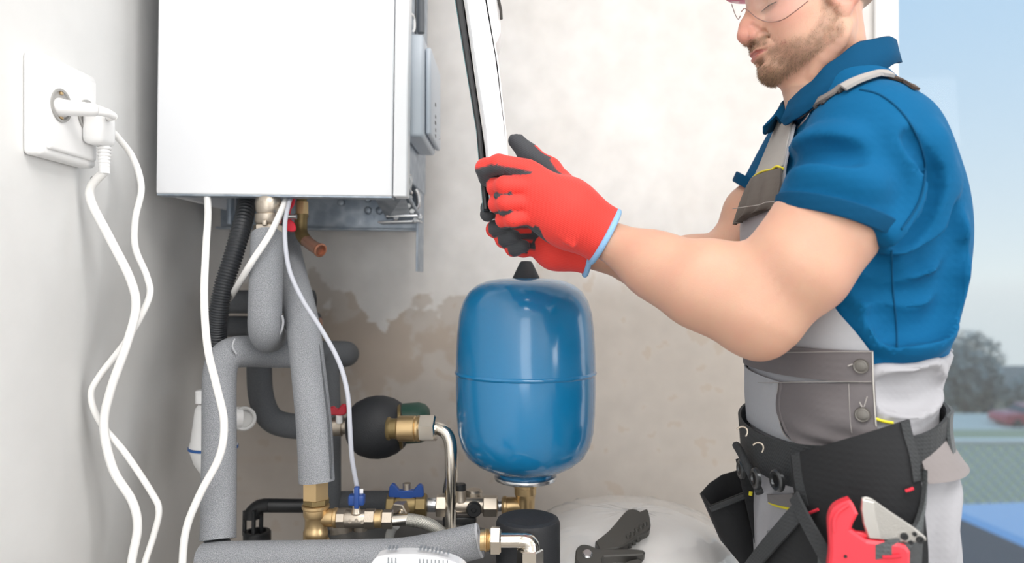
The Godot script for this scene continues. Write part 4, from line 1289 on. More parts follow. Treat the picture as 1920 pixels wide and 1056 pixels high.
	var jaw2 := MB.smooth([Vector2(18, -48), Vector2(48, -40), Vector2(54, -52), Vector2(54, -80), Vector2(24, -80), Vector2(26, -60)], 2)
	part("lower_jaw", mb().prism(pxpoly(jaw2, z), 0.016, 0.0018, X * Transform3D(Basis(), Vector3(0, 0, 0.003))), dark, tl)
	part("pivot", mb().lathe([[0, 0], [0.008, 0], [0.008, 0.004], [0.006, 0.006], [0, 0.006]], X * Vector3(-44 * s, -36 * s, 0.02), hb.z, 20), M.steel, tl)

# ---------------------------------------------------------------- the installer
const HEAD := Vector3(0.437, 1.621, -1.05)
const PITCH := 0.14
var trunk: Trunk
var body_f: Field
var shirt_f: Field
var trousers_f: Field
var person: Node3D

func H(f: float, u: float, l: float) -> Vector3:          # head axes in millimetres: forward, up, towards his left
	return HEAD + (Vector3(-cos(PITCH), -sin(PITCH), 0) * f + Vector3(-sin(PITCH), cos(PITCH), 0) * u + Vector3(0, 0, l)) * Vector3(0.001, 0.001, 0.001)

func head_local(p: Vector3) -> Vector3:
	var d := (p - HEAD) * 1000.0
	return Vector3(d.dot(Vector3(-cos(PITCH), -sin(PITCH), 0)), d.dot(Vector3(-sin(PITCH), cos(PITCH), 0)), d.z)

func head_basis() -> Basis:                                # local x forward, y up, z left
	return Basis(Vector3(-cos(PITCH), -sin(PITCH), 0), Vector3(-sin(PITCH), cos(PITCH), 0), Vector3(0, 0, 1))

func hell(f: Field, c: Array, r: Array, k := 12.0, s := false, turn := 0.0, axis := Vector3.UP) -> void:
	f.ell(H(c[0], c[1], c[2]), Vector3(r[0], r[1], r[2]) * 0.001, head_basis() * Basis(axis, turn), k * 0.001, s)

func hcap(f: Field, a: Array, b: Array, r0: float, r1: float, k := 8.0, s := false) -> void:
	f.cap(H(a[0], a[1], a[2]), H(b[0], b[1], b[2]), r0 * 0.001, r1 * 0.001, k * 0.001, s)

func make_trunk() -> void:
	trunk = Trunk.new([
		[0.80, 0.376, 0.558, -0.870, -1.230], [0.907, 0.370, 0.562, -0.865, -1.235], [0.962, 0.367, 0.564, -0.865, -1.235], [1.008, 0.364, 0.560, -0.867, -1.233],
		[1.053, 0.360, 0.546, -0.870, -1.230], [1.084, 0.357, 0.544, -0.875, -1.225], [1.123, 0.356, 0.553, -0.878, -1.222], [1.183, 0.351, 0.576, -0.875, -1.225],
		[1.235, 0.347, 0.592, -0.874, -1.226], [1.295, 0.345, 0.600, -0.870, -1.230], [1.341, 0.346, 0.597, -0.866, -1.234], [1.385, 0.358, 0.585, -0.866, -1.234],
		[1.422, 0.376, 0.569, -0.875, -1.225], [1.463, 0.392, 0.548, -0.895, -1.205], [1.502, 0.404, 0.530, -0.938, -1.162], [1.53, 0.410, 0.516, -0.968, -1.132], [1.548, 0.420, 0.505, -0.990, -1.110]])

func body_field() -> Field:
	var f := Field.new()
	# trunk, neck, arms
	f.body(trunk, -0.026, 0.03)
	f.cap(Vector3(0.452, 1.46, -1.05), H(0, -10, 0), 0.058, 0.050, 0.03)
	hcap(f, [-8, -20, 52], [46, -150, 20], 11, 9, 14)
	hcap(f, [-8, -20, -52], [46, -150, -20], 11, 9, 14)
	hcap(f, [50, -85, 0], [38, -150, 0], 18, 20, 22)
	# near (left) arm
	var sh := P(1640, 240, 0.89)
	f.chain([sh, P(1600, 335, 0.890), P(1564, 412, 0.888), P(1500, 505, 0.893), P(1432, 580, 0.905)], [0.040, 0.042, 0.054, 0.054, 0.044], 0.02)
	f.cap(P(1530, 430, 0.886), P(1495, 475, 0.886), 0.048, 0.046, 0.04)
	f.chain([P(1430, 585, 0.905), P(1395, 572, 0.912), P(1312, 536, 0.938), P(1232, 499, 0.972), P(1130, 446, 1.018)], [0.042, 0.047, 0.048, 0.039, 0.026], 0.03)
	f.cap(P(1424, 628, 0.906), P(1432, 612, 0.906), 0.024, 0.028, 0.035)
	f.cap(P(1415, 520, 0.90), P(1340, 505, 0.925), 0.030, 0.030, 0.03)
	# far (right) arm
	f.chain([P(1505, 290, 1.20), P(1408, 398, 1.235), P(1374, 478, 1.225)], [0.036, 0.041, 0.043], 0.02)
	f.chain([P(1372, 482, 1.225), P(1300, 492, 1.20), P(1200, 492, 1.165), P(1085, 470, 1.115)], [0.040, 0.038, 0.033, 0.022], 0.03)
	# skull and face
	hell(f, [-4, 63, 0], [94, 71, 76], 10)
	hell(f, [38, 0, 0], [58, 78, 58], 30)
	hell(f, [66, -28, 0], [34, 40, 38], 26)
	for s in [-1.0, 1.0]:
		hcap(f, [12, -36, 51 * s], [74, -61, 14 * s], 13, 14, 18)
		hcap(f, [4, -8, 57 * s], [12, -37, 51 * s], 12, 13, 26)
		hell(f, [62, -4, 44 * s], [24, 17, 20], 22)
		hell(f, [42, -28, 42 * s], [34, 28, 17], 24)
		hcap(f, [88, 42, 9 * s], [70, 45, 46 * s], 11, 10, 16)
		hell(f, [44, 30, 52 * s], [28, 34, 18], 22)
	hell(f, [77, -61, 0], [16, 12, 20], 14)
	hcap(f, [79, -64, -13], [79, -64, 13], 10, 10, 12)
	hcap(f, [50, -61, 0], [74, -65, 0], 13, 10, 14)
	# mouth
	hell(f, [85, -31, 0], [15, 13, 27], 12)
	hell(f, [84, -46, 0], [14, 11, 23], 10)
	# nose
	hcap(f, [90, 32, 0], [106, 4, 0], 8.5, 10.5, 12)
	hcap(f, [106, 2, 0], [110.5, -9, 0], 10.5, 12.5, 8)
	hcap(f, [106, -17, 0], [96, -24, 0], 7, 6, 8)
	for s in [-1.0, 1.0]:
		hell(f, [98, -14, 13 * s], [13, 9.5, 8], 6)
		hell(f, [92, 4, 10 * s], [14, 16, 12], 12)
	# lips: found on the surface so far, then raised
	var fw := Vector3(-cos(PITCH), -sin(PITCH), 0)
	var at_face := func(u: float, l: float) -> Vector3: return f.hit(H(150, u, l), -fw, 0.0, 0.12)
	var line := []
	var upper := []
	var lower := []
	for i in 15:
		var l := (i - 7) * 4.0
		var w := 1.0 - (l / 29.0) * (l / 29.0)
		line.append(at_face.call(-38.5 - 1.5 * (1.0 - w), l))
		if absf(l) < 22: upper.append(at_face.call(-38.5 + 3.4 * w, l))
		if absf(l) < 20: lower.append(at_face.call(-38.5 - 4.6 * w, l))
	for i in upper.size() - 1: f.cap(upper[i] - fw * 0.0030, upper[i + 1] - fw * 0.0030, 0.0036, 0.0036, 0.004)
	for i in lower.size() - 1: f.cap(lower[i] - fw * 0.0030, lower[i + 1] - fw * 0.0030, 0.0044, 0.0044, 0.005)
	var ala := [[-1.0, 17.0], [-8.0, 21.5], [-15.0, 23.0], [-20.0, 20.0]]
	var crease := {1.0: [], -1.0: []}
	for s in [1.0, -1.0]:
		for q in ala: crease[s].append(at_face.call(q[0], q[1] * s))
	# ears
	for s in [-1.0, 1.0]:
		hell(f, [1, 12, 72 * s], [19, 27, 8], 7, false, 0.25 * s)
		var rim := [[16, 12, 72], [21, 28, 75], [14, 42, 79], [-2, 47, 83], [-16, 39, 86], [-20, 22, 86], [-16, 6, 84], [-9, -5, 80], [-2, -12, 76]]
		for i in rim.size() - 1:
			hcap(f, [rim[i][0], rim[i][1], rim[i][2] * s], [rim[i + 1][0], rim[i + 1][1], rim[i + 1][2] * s], 4.6, 4.6, 4)
		hell(f, [5, -14, 74 * s], [10, 11, 6], 6)
		hell(f, [18, 4, 72 * s], [6, 8, 6], 6)
	# hollows: eye sockets, nostrils, mouth line, lower lip furrow, ears
	for s in [-1.0, 1.0]:
		hell(f, [92, 24, 31 * s], [15, 11, 17], 14, true)
		hcap(f, [104, -24, 6.5 * s], [97, -20, 8 * s], 2.8, 3.2, 4, true)
		f.chain(crease[s], [0.0014, 0.0017, 0.0017, 0.0012], 0.004, true)
		hcap(f, [93, -16, 25 * s], [82, -32, 34 * s], 2.0, 1.2, 10, true)
		hell(f, [3, 9, 84 * s], [10, 13, 10], 6, true)
		hell(f, [0, 32, 88 * s], [11, 8, 7], 6, true)
	for i in line.size() - 1: f.cap(line[i] + fw * 0.0008, line[i + 1] + fw * 0.0008, 0.0017, 0.0017, 0.002, true)
	hell(f, [98, -51, 0], [6, 3, 15], 7, true)
	hcap(f, [105, -27, 0], [104, -31, 0], 2.2, 2.2, 6, true)
	# eyeballs under lowered lids
	for s in [-1.0, 1.0]:
		hell(f, [71, 23, 31 * s], [13, 12, 14], 3)
		hcap(f, [84, 17, 18 * s], [72, 18, 45 * s], 4.0, 3.5, 6)
	for q in [[[1592, 44], [1574, 82], [1548, 116]], [[1574, 42], [1550, 92], [1524, 138]]]:
		ridge(f, f, q, 0.007, 0.0022, 0.008)
	return f

func skin(p: Vector3, n: Vector3) -> Color:
	var q := head_local(p)
	var c := Color(0.60, 0.36, 0.255)
	var red := Color(0.60, 0.27, 0.21)
	var v: float = skin_noise.get_noise_3dv(p * 60.0)
	var w: float = skin_noise.get_noise_3dv(p * 240.0)
	c = c.lerp(red, clampf(0.12 + 0.22 * v, 0, 0.5))
	if p.y > 1.48:
		var fl := Vector3(q.x, q.y, absf(q.z))
		c = c.lerp(red, 0.75 * smoothstep(24.0, 8.0, (fl - Vector3(108, -8, 4)).length() * 0.8))
		c = c.lerp(red, 0.55 * smoothstep(26.0, 8.0, (fl - Vector3(70, 0, 50)).length() * 0.7))
		c = c.lerp(red, 0.7 * smoothstep(34.0, 14.0, (fl - Vector3(-6, 8, 84)).length() * 0.8))
		c = c.lerp(Color(0.44, 0.15, 0.13), 0.9 * lips(fl))
		var hair := Color(0.20, 0.135, 0.085)
		var s := beard(q) * clampf(0.62 + 0.5 * w, 0.3, 1.0)
		c = c.lerp(hair, minf(s * 0.6, 0.85))
		if q.x < 2 and q.y > 12 + q.x * 0.2 and absf(q.z) < 78: c = c.lerp(hair, 0.75)
		if (fl - Vector3(82, 40, 30)).length() < 16 and q.y > 37 and q.y < 45: c = c.lerp(hair, 0.7)
	return c

func lips(fl: Vector3) -> float:
	if fl.x < 70: return 0.0
	var w := maxf(1.0 - (fl.z / 27.0) * (fl.z / 27.0), 0.0)
	var du := fl.y + 38.5 + 1.5 * (1.0 - w)
	return smoothstep(5.6 * w + 0.2, 4.0 * w, du) if du > 0 else smoothstep(8.6 * w + 0.2, 6.5 * w, -du)

func beard(q: Vector3) -> float:
	var z := absf(q.z)
	var wob: float = 4.0 * skin_noise.get_noise_3dv(q * 1.1)
	# the upper edge runs from the sideburn down the cheek to the corner of the mouth
	var edge := lerpf(-6.0, -37.0, smoothstep(20.0, 56.0, q.x)) + wob
	var m := smoothstep(edge + 4.0, edge - 8.0, q.y) * smoothstep(4.0, 16.0, q.x)
	var jaw := lerpf(-38.0, -78.0, clampf((q.x - 8.0) / 72.0, 0, 1))
	m *= smoothstep(jaw - 12.0, jaw - 2.0, q.y)
	m = maxf(m, smoothstep(16.0, 22.0, q.x) * smoothstep(36.0, 28.0, q.x) * smoothstep(24.0, 0.0, q.y) * smoothstep(-24, -12, q.y) * 0.8)
	# moustache
	var mo := smoothstep(82.0, 87.0, q.x) * smoothstep(-18.0, -22.0, q.y) * smoothstep(-34.5, -32.5, q.y) * smoothstep(33.0, 27.0, z)
	m = maxf(m, mo * 1.3)
	# bare skin: lips, and the patches beside the tuft under the lower lip
	m *= 1.0 - smoothstep(1.15, 0.85, Vector2((q.y + 38.5) / 9.0, z / 28.0).length()) * smoothstep(76, 82, q.x) * (1.0 - mo)
	m *= 1.0 - 0.8 * smoothstep(1.2, 0.7, Vector2((q.y + 52) / 8.0, (z - 18) / 9.0).length()) * smoothstep(64, 74, q.x)
	return clampf(m, 0, 1.3)

var skin_noise := FastNoiseLite.new()

func build_person() -> void:
	skin_noise.seed = 11
	skin_noise.frequency = 0.35
	skin_noise.fractal_octaves = 3
	make_trunk()
	body_f = body_field()
	person = thing("person", "person in blue polo and grey bib overalls, gripping the white cover with red gloves", "person", Vector3(0.46, 0, -1.05))
	var out := fresh()
	body_f.mesh(Vector3(0.29, 1.485, -1.16), Vector3(0.57, 1.80, -0.94), 0.0024, out, skin)
	body_f.mesh(Vector3(0.05, 0.95, -1.31), Vector3(0.72, 1.4875, -0.80), 0.0055, out, skin)
	var sm := mat(Color.WHITE, 0.48)
	sm.vertex_color_use_as_albedo = true
	sm.subsurf_scatter_enabled = true
	sm.subsurf_scatter_strength = 0.25
	bumped(tri(sm, 18.0), noise_tex(0.25, 256, FastNoiseLite.TYPE_CELLULAR, 2, false, 4.0, 31), 0.025)
	var verts: PackedVector3Array = out[0].duplicate()
	var norms: PackedVector3Array = out[1].duplicate()
	var body := part("body", field_mesh(out, bases[person]), sm, person)
	# stubble
	var rng := RandomNumberGenerator.new()
	rng.seed = 3
	var places := []
	for i in verts.size():
		if verts[i].y < 1.5 or verts[i].z < -1.12: continue
		var b := beard(head_local(verts[i]))
		if b > 0.15:
			for k in 5:
				if rng.randf() < b * 0.5: places.append(i)
	var mm := MultiMesh.new()
	mm.transform_format = MultiMesh.TRANSFORM_3D
	mm.use_colors = true
	mm.mesh = mb().tube([Vector3.ZERO, Vector3(0, 0.6, 0.03), Vector3(0, 1.0, 0.12)], [0.036, 0.03, 0.01], 4, false, true).commit(Vector3.ZERO)
	mm.instance_count = places.size()
	var hb := head_basis()
	for k in places.size():
		var i: int = places[k]
		var n: Vector3 = norms[i]
		var lean := (n + hb.y * -0.75 + hb.x * 0.2 + Vector3(rng.randfn(), rng.randfn(), rng.randfn()) * 0.22).normalized()
		if lean.dot(n) < 0.2: lean = (lean + n * 0.4).normalized()
		var q := head_local(verts[i])
		var len := 0.0026 + 0.0022 * smoothstep(-45.0, -80.0, q.y)
		var bs := MB.basis_along(lean).scaled(Vector3.ONE * len)
		var jit := Vector3(rng.randf() - 0.5, rng.randf() - 0.5, rng.randf() - 0.5) * 0.0026
		mm.set_instance_transform(k, Transform3D(bs, verts[i] + jit - bases[person] - n * 0.0006))
		mm.set_instance_color(k, Color(0.13, 0.08, 0.05).lerp(Color(0.48, 0.32, 0.19), rng.randf()))
	var st := MultiMeshInstance3D.new()
	st.name = "beard_stubble"
	st.multimesh = mm
	var hm := mat(Color.WHITE, 0.5)
	hm.vertex_color_use_as_albedo = true
	st.material_override = hm
	st.set_meta("kind", "stuff")
	person.add_child(st, true)
	# lashes and brow
	var lash := mb()
	for s in [-1.0, 1.0]:
		for i in 26:
			var t := i / 25.0
			var a := H(85.0 - 12.0 * t * t, 18.5 + 2.0 * t, (19 + 25 * t) * s)
			lash.tube([a, a + (hb.x * (0.9 - t * 0.2) + hb.y * -0.55 + Vector3(0, 0, s * (0.15 + 0.5 * t))) * 0.0085], [0.0006, 0.00015], 4)
	part("eyelashes", lash, mat(col("2a1c14"), 0.5), person)
	build_clothes()
	build_gear()

# ---------------------------------------------------------------- clothes
func sight(px: float, py: float) -> Vector3:
	return Vector3((px - 960.0) / FPX, (528.0 - py) / FPX, -1.0)

func on_field(f: Field, px: float, py: float, t0 := 0.7) -> Vector3:
	return f.hit(EYE, sight(px, py), t0, 1.6)

func ridge(f: Field, base: Field, pts: Array, r: float, rise: float, k: float, s := false) -> void:
	var w := []
	for q in MB.smooth(pts.map(func(a): return Vector2(a[0], a[1])), 3):
		var p := on_field(base, q.x, q.y)
		var n := base.slope(p)
		w.append(p + n * (rise - r if not s else r - rise))
	for i in w.size() - 1: f.cap(w[i], w[i + 1], r, r, k, s)

func patch(f: Field, left: Array, right: Array, nx: int, thick: float, lift := 0.0, bulge = null, t0 := 0.7) -> MB:
	# cloth between two lists of pixels (same count), laid on a field
	var L := MB.smooth(left.map(func(a): return Vector2(a[0], a[1])), 5)
	var R := MB.smooth(right.map(func(a): return Vector2(a[0], a[1])), 5)
	var grid := []
	var nor := []
	for i in L.size():
		var g := []
		var nn := []
		for j in nx + 1:
			var q: Vector2 = L[i].lerp(R[i], float(j) / nx)
			var p := on_field(f, q.x, q.y, t0)
			var n := f.slope(p, PackedInt32Array(), 0.006)
			var up := lift
			if bulge != null: up += bulge.call(float(j) / nx, float(i) / (L.size() - 1))
			g.append(p + n * up)
			nn.append(n)
		grid.append(g)
		nor.append(nn)
	return mb().sheet(grid, nor, thick)

func ribbon(f: Field, pts: Array, w: float, lift: float, thick: float) -> MB:
	var P2 := MB.smooth(pts.map(func(a): return Vector2(a[0], a[1])), 6)
	var c := []
	var n := []
	for q in P2:
		var p := on_field(f, q.x, q.y)
		c.append(p)
		n.append(f.slope(p, PackedInt32Array(), 0.006))
	var grid := []
	var nor := []
	for i in c.size():
		var t: Vector3 = (c[mini(i + 1, c.size() - 1)] - c[maxi(i - 1, 0)]).normalized()
		var side: Vector3 = n[i].cross(t).normalized()
		var g := []
		var m := []
		for j in 5:
			g.append(c[i] + side * (w * (j / 4.0 - 0.5)) + n[i] * lift)
			m.append(n[i])
		grid.append(g)
		nor.append(m)
	return mb().sheet(grid, nor, thick)

func thread(f: Field, pts: Array, r: float, lift := 0.0) -> MB:
	var c := []
	for q in MB.smooth(pts.map(func(a): return Vector2(a[0], a[1])), 5):
		var p := on_field(f, q.x, q.y)
		c.append(p + f.slope(p, PackedInt32Array(), 0.006) * lift)
	return mb().tube(c, r, 8)

func S(px: float, py: float, g := 0.0) -> Vector2:
	return trunk.seen(EYE, sight(px, py), g)

# cloth on the trunk; rows of [left, right] as (angle, height)
func tsheet(rows: Array, nx: int, g: float, thick: float, bulge = null) -> MB:
	var L := MB.smooth(rows.map(func(a): return a[0]), 5)
	var R := MB.smooth(rows.map(func(a): return a[1]), 5)
	var grid := []
	var nor := []
	for i in L.size():
		var a := []
		var b := []
		for j in nx + 1:
			var q: Vector2 = L[i].lerp(R[i], float(j) / nx)
			var e := g
			if bulge != null: e += bulge.call(float(j) / nx, float(i) / (L.size() - 1))
			a.append(trunk.pt(q.x, q.y, e))
			b.append(trunk.nrm(q.x, q.y))
		grid.append(a)
		nor.append(b)
	return mb().sheet(grid, nor, thick)

func tthread(pts: Array, r: float, g: float) -> MB:
	var c := []
	for q in MB.smooth(pts, 5): c.append(trunk.pt(q.x, q.y, g))
	return mb().tube(c, r, 8)

func cloth(hex: String, scale: float, cm := 0.02, rough := 0.85, fuzz := 0.2) -> StandardMaterial3D:
	var m := tri(mat(col(hex), rough), scale)
	m.metallic_specular = 0.3
	m.rim_enabled = true
	m.rim = fuzz
	m.rim_tint = 0.6
	return bumped(m, weave, cm)

var weave: ImageTexture

func build_clothes() -> void:
	weave = image_tex(64, 64, func(x: int, y: int) -> Color:
		var a := 0.5 + 0.5 * sin(x * TAU / 8.0) * (1.0 if (y / 4) % 2 == 0 else -1.0)
		var b := 0.5 + 0.5 * sin(y * TAU / 8.0)
		var q := 0.5 * a + 0.5 * b
		return Color(q, q, q))
	var blue := cloth("025683", 12.0, 0.03, 0.85, 0.06)
	var dark_blue := cloth("02456a", 12.0, 0.03, 0.85, 0.06)
	var grey := cloth("a9abb0", 14.0)
	var pale := cloth("a4a4a9", 14.0)
	var dark := cloth("6b6769", 14.0)
	var stitch := mat(col("a5a19e"), 0.8)
	var yellow := mat(col("e3d62c"), 0.6)
	# ---- polo shirt
	var f := Field.new()
	f.cut(f.body(trunk, 0.0, 0.03), Vector3(0.46, 1.143, -1.05), Vector3.DOWN)
	var ax := (P(1557, 415, 0.885) - P(1650, 225, 0.91)).normalized()
	var cuff := P(1562, 424, 0.885)
	var cn := (cuff - P(1605, 300, 0.885)).normalized()
	var i1 := f.cap(P(1628, 268, 0.905), P(1544, 454, 0.883), 0.074, 0.0685, 0.05)
	f.cut(i1, cuff, cn)
	var fc := P(1426, 368, 1.232)
	var i2 := f.cap(P(1512, 268, 1.185), P(1422, 405, 1.235), 0.060, 0.050, 0.04)
	f.cut(i2, fc, (fc - P(1470, 300, 1.215)).normalized())
	shirt_f = f
	var base := f
	var g := Field.new()
	g.cut(g.body(trunk, 0.0, 0.03), Vector3(0.46, 1.143, -1.05), Vector3.DOWN)
	i1 = g.cap(P(1628, 268, 0.905), P(1544, 454, 0.883), 0.074, 0.0685, 0.05)
	g.cut(i1, cuff, cn)
	i2 = g.cap(P(1512, 268, 1.185), P(1422, 405, 1.235), 0.060, 0.050, 0.04)
	g.cut(i2, fc, (fc - P(1470, 300, 1.215)).normalized())
	# hollow of the sleeve round the upper arm
	# folds
	for q in [
		[[[1794, 428], [1775, 490], [1700, 520], [1622, 512]], 0.012, 0.007, 0.014],
		[[[1792, 500], [1770, 560], [1700, 580], [1636, 566]], 0.013, 0.008, 0.014],
		[[[1776, 560], [1750, 610], [1690, 622], [1656, 612]], 0.012, 0.007, 0.014],
		[[[1782, 330], [1760, 400], [1735, 455], [1675, 480]], 0.011, 0.006, 0.013],
		[[[1760, 260], [1760, 340], [1715, 410]], 0.010, 0.004, 0.012],
		[[[1762, 606], [1740, 632], [1680, 638]], 0.013, 0.008, 0.015],
		[[[1500, 318], [1560, 322], [1640, 345]], 0.010, 0.004, 0.012],
		[[[1485, 285], [1530, 262], [1590, 262]], 0.010, 0.004, 0.012],
		[[[1690, 250], [1725, 330], [1705, 400], [1668, 446]], 0.008, 0.004, 0.009]]:
		ridge(g, base, q[0], q[1] * 1.25, q[2] * 1.0, 0.022)
	for q in [
		[[[1792, 465], [1765, 530], [1690, 552], [1615, 536]], 0.010, 0.006, 0.016],
		[[[1782, 535], [1760, 590], [1690, 602], [1650, 592]], 0.010, 0.006, 0.016],
		[[[1785, 395], [1770, 455], [1690, 497], [1640, 500]], 0.010, 0.006, 0.016],
		[[[1770, 580], [1745, 612], [1690, 620], [1666, 620]], 0.009, 0.006, 0.016],
		[[[1480, 305], [1530, 290], [1600, 296]], 0.009, 0.004, 0.014],
		[[[1700, 260], [1738, 330], [1718, 405], [1682, 450]], 0.007, 0.005, 0.008]]:
		ridge(g, base, q[0], q[1] * 1.1, q[2] * 0.7, 0.015, true)
	var out := fresh()
	g.mesh(Vector3(0.30, 1.12, -1.32), Vector3(0.72, 1.545, -0.78), 0.0046, out)
	var shirt := part("polo_shirt", field_mesh(out, bases[person]), blue, person)
	shirt_f = g
	# sleeve bands and seams
	part("sleeve_band", band(cuff, cn, P(1466, 364, 0.885), 0.0715, 0.0175, 0.885), dark_blue, shirt)
	part("sleeve_band", band(fc, (fc - P(1470, 300, 1.215)).normalized(), P(1380, 368, 1.23), 0.0535, 0.016, 1.22), dark_blue, shirt)
	part("armhole_seam", thread(shirt_f, [[1612, 168], [1650, 178], [1690, 210], [1722, 262], [1735, 320], [1722, 380], [1690, 430]], 0.0013, 0.0002), dark_blue, shirt)
	part("side_seam", thread(shirt_f, [[1672, 470], [1674, 540], [1680, 600], [1682, 650]], 0.0011, 0.0002), dark_blue, shirt)
	# collar
	var ring := []
	for side in [1.0, -1.0]:
		ring = []
		for i in 29:
			var th: float = deg_to_rad(lerpf(0.0, 168.0, i / 28.0))
			var dg := rad_to_deg(th)
			var top := curve([[0, 1.583], [45, 1.579], [90, 1.566], [120, 1.541], [141, 1.518], [168, 1.503]], dg)
			var low := curve([[0, 1.556], [45, 1.543], [90, 1.515], [120, 1.488], [145, 1.470], [160, 1.463], [168, 1.472]], dg)
			var fl := curve([[0, 0.003], [60, 0.010], [120, 0.016], [150, 0.016 + (0.006 if side < 0 else 0.0)], [168, 0.012 + (0.012 if side < 0 else 0.0)]], dg)
			var dir := Vector3(cos(th), 0, sin(th) * side)
			var c := Vector3(0.457, 0, -1.05) + Vector3(dir.x * 0.069, 0, dir.z * 0.066)
			var r := []
			for q in [[0.0, low], [0.0, top - 0.003], [0.003, top], [0.007, top - 0.003], [0.007 + fl * 0.4, (low + top) / 2], [0.007 + fl, low], [0.004 + fl, low - 0.001], [0.003 + fl * 0.4, (low + top) / 2]]:
				r.append(c + dir * q[0] + Vector3(0, q[1], 0))
			ring.append(r)
		part("collar", mb().loft(ring, true, true, true, [], false), dark_blue, shirt)
	part("placket", ribbon(shirt_f, [[1481, 208], [1478, 225], [1474, 246]], 0.024, 0.002, 0.003), dark_blue, shirt)
	# ---- trousers and the back of the overalls
	var t := Field.new()
	t.body(trunk, 0.006, 0.02)
	t.cut(0, Vector3(0.46, 1.152, -0.88), Vector3(-0.13, 1, 0))
	t.chain([Vector3(0.468, 0.90, -0.965), Vector3(0.455, 0.50, -0.955), Vector3(0.475, 0.07, -0.955)], [0.090, 0.076, 0.066], 0.03)
	t.chain([Vector3(0.468, 0.90, -1.135), Vector3(0.455, 0.50, -1.145), Vector3(0.475, 0.07, -1.145)], [0.090, 0.076, 0.066], 0.03)
	var tb := Field.new()
	tb.body(trunk, 0.006, 0.02)
	for q in [[[1752, 690], [1735, 702], [1690, 710], [1650, 706]], [[1764, 705], [1740, 730], [1690, 738]], [[1760, 745], [1720, 768], [1660, 762]]]:
		ridge(t, tb, q, 0.011, 0.006, 0.012)
	for q in [[[1752, 708], [1715, 722], [1660, 724]], [[1758, 728], [1715, 752], [1665, 748]]]:
		ridge(t, tb, q, 0.009, 0.005, 0.014, true)
	for q in [[[1790, 905], [1780, 970], [1775, 1050]], [[1440, 930], [1432, 990], [1436, 1050]]]:
		ridge(t, tb, q, 0.012, 0.005, 0.016)
	out = fresh()
	t.mesh(Vector3(0.32, 0.72, -1.28), Vector3(0.64, 1.20, -0.82), 0.006, out)
	t.mesh(Vector3(0.32, 0.05, -1.28), Vector3(0.64, 0.735, -0.82), 0.014, out)
	trousers_f = tb
	var over := part("bib_overalls", field_mesh(out, bases[person]), pale, person)
	# bib over the chest
	var bib := [[Vector2(PI + 0.75, S(1470, 238, 0.006).y), S(1492, 234, 0.006)], [Vector2(PI + 0.85, S(1470, 290, 0.006).y), S(1479, 290, 0.006)], [Vector2(PI + 0.95, S(1465, 350, 0.006).y), S(1474, 350, 0.006)],
		[Vector2(PI + 1.05, S(1470, 420, 0.006).y), S(1492, 425, 0.006)], [Vector2(PI + 1.2, S(1500, 500, 0.006).y), S(1530, 500, 0.006)], [Vector2(PI + 1.3, S(1540, 570, 0.006).y), S(1562, 572, 0.006)], [Vector2(PI + 1.4, S(1590, 625, 0.006).y), S(1606, 625, 0.006)], [Vector2(PI + 1.5, S(1630, 665, 0.006).y), S(1638, 668, 0.006)]]
	part("bib", tsheet(bib, 20, 0.0058, 0.0025), grey, over)
	var up := [[Vector2(PI + 0.35, S(1450, 240, 0.01).y), S(1484, 232, 0.01)], [Vector2(PI + 0.42, S(1450, 275, 0.01).y), S(1475, 272, 0.01)], [Vector2(PI + 0.32, S(1440, 318, 0.01).y), S(1467, 312, 0.01)]]
	part("bib_panel", tsheet(up, 12, 0.009, 0.002), cloth("a3a19d", 14.0), over)
	part("yellow_piping", tthread([Vector2(PI + 0.3, S(1440, 318, 0.012).y), S(1428, 322, 0.012), S(1446, 318, 0.012), S(1456, 312, 0.012), S(1468, 316, 0.012)], 0.0016, 0.012), yellow, over, "yellow piping")
	var pk := [[Vector2(PI + 0.3, S(1440, 320, 0.012).y), S(1467, 316, 0.012)], [Vector2(PI + 0.28, S(1430, 350, 0.012).y), S(1466, 350, 0.012)], [Vector2(PI + 0.25, S(1430, 385, 0.012).y), S(1456, 388, 0.012)], [Vector2(PI + 0.22, S(1425, 412, 0.012).y), S(1410, 406, 0.012)]]
	part("bib_pocket", tsheet(pk, 24, 0.010, 0.0025, func(u: float, v: float) -> float: return v * (0.004 + 0.005 * sin(u * 19.0)) + 0.002), cloth("625d58", 14.0), over, "dark grey pocket")
	part("stitching", tthread([Vector2(PI + 0.3, S(1440, 372, 0.02).y), S(1420, 386, 0.02), S(1440, 380, 0.02), S(1460, 378, 0.02)], 0.0007, 0.024), stitch, over)
	# straps
	part("strap", ribbon(shirt_f, [[1484, 242], [1502, 218], [1530, 197], [1562, 178], [1586, 160]], 0.015, 0.0015, 0.003), cloth("77726f", 14.0), over)
	part("shoulder_strap", ribbon(shirt_f, [[1584, 172], [1604, 161], [1630, 151], [1652, 146], [1668, 147]], 0.017, 0.004, 0.004), cloth("a9a5a2", 14.0), over)
	part("elastic_strap", ribbon(shirt_f, [[1664, 146], [1682, 151], [1700, 159], [1716, 170]], 0.013, 0.001, 0.003), cloth("4d4038", 14.0), over)
	part("buckle", mb().tube(MB.smooth([on_field(shirt_f, 1492, 236), on_field(shirt_f, 1503, 216) + Vector3(0, 0, 0.008), on_field(shirt_f, 1514, 210) + Vector3(0, 0, 0.008), on_field(shirt_f, 1508, 224) + Vector3(0, 0, 0.008), on_field(shirt_f, 1496, 240)], 4), 0.0016, 8), M.steel, over)
	for q in [[1574, 172], [1544, 192], [1532, 200]]:
		var bp := on_field(shirt_f, q[0], q[1])
		part("slider", mb().rbox(Vector3(0.010, 0.004, 0.006), 0.0015, Transform3D(Basis(Vector3.BACK, 0.6), bp + Vector3(0, 0, 0.004))), M.black, over)
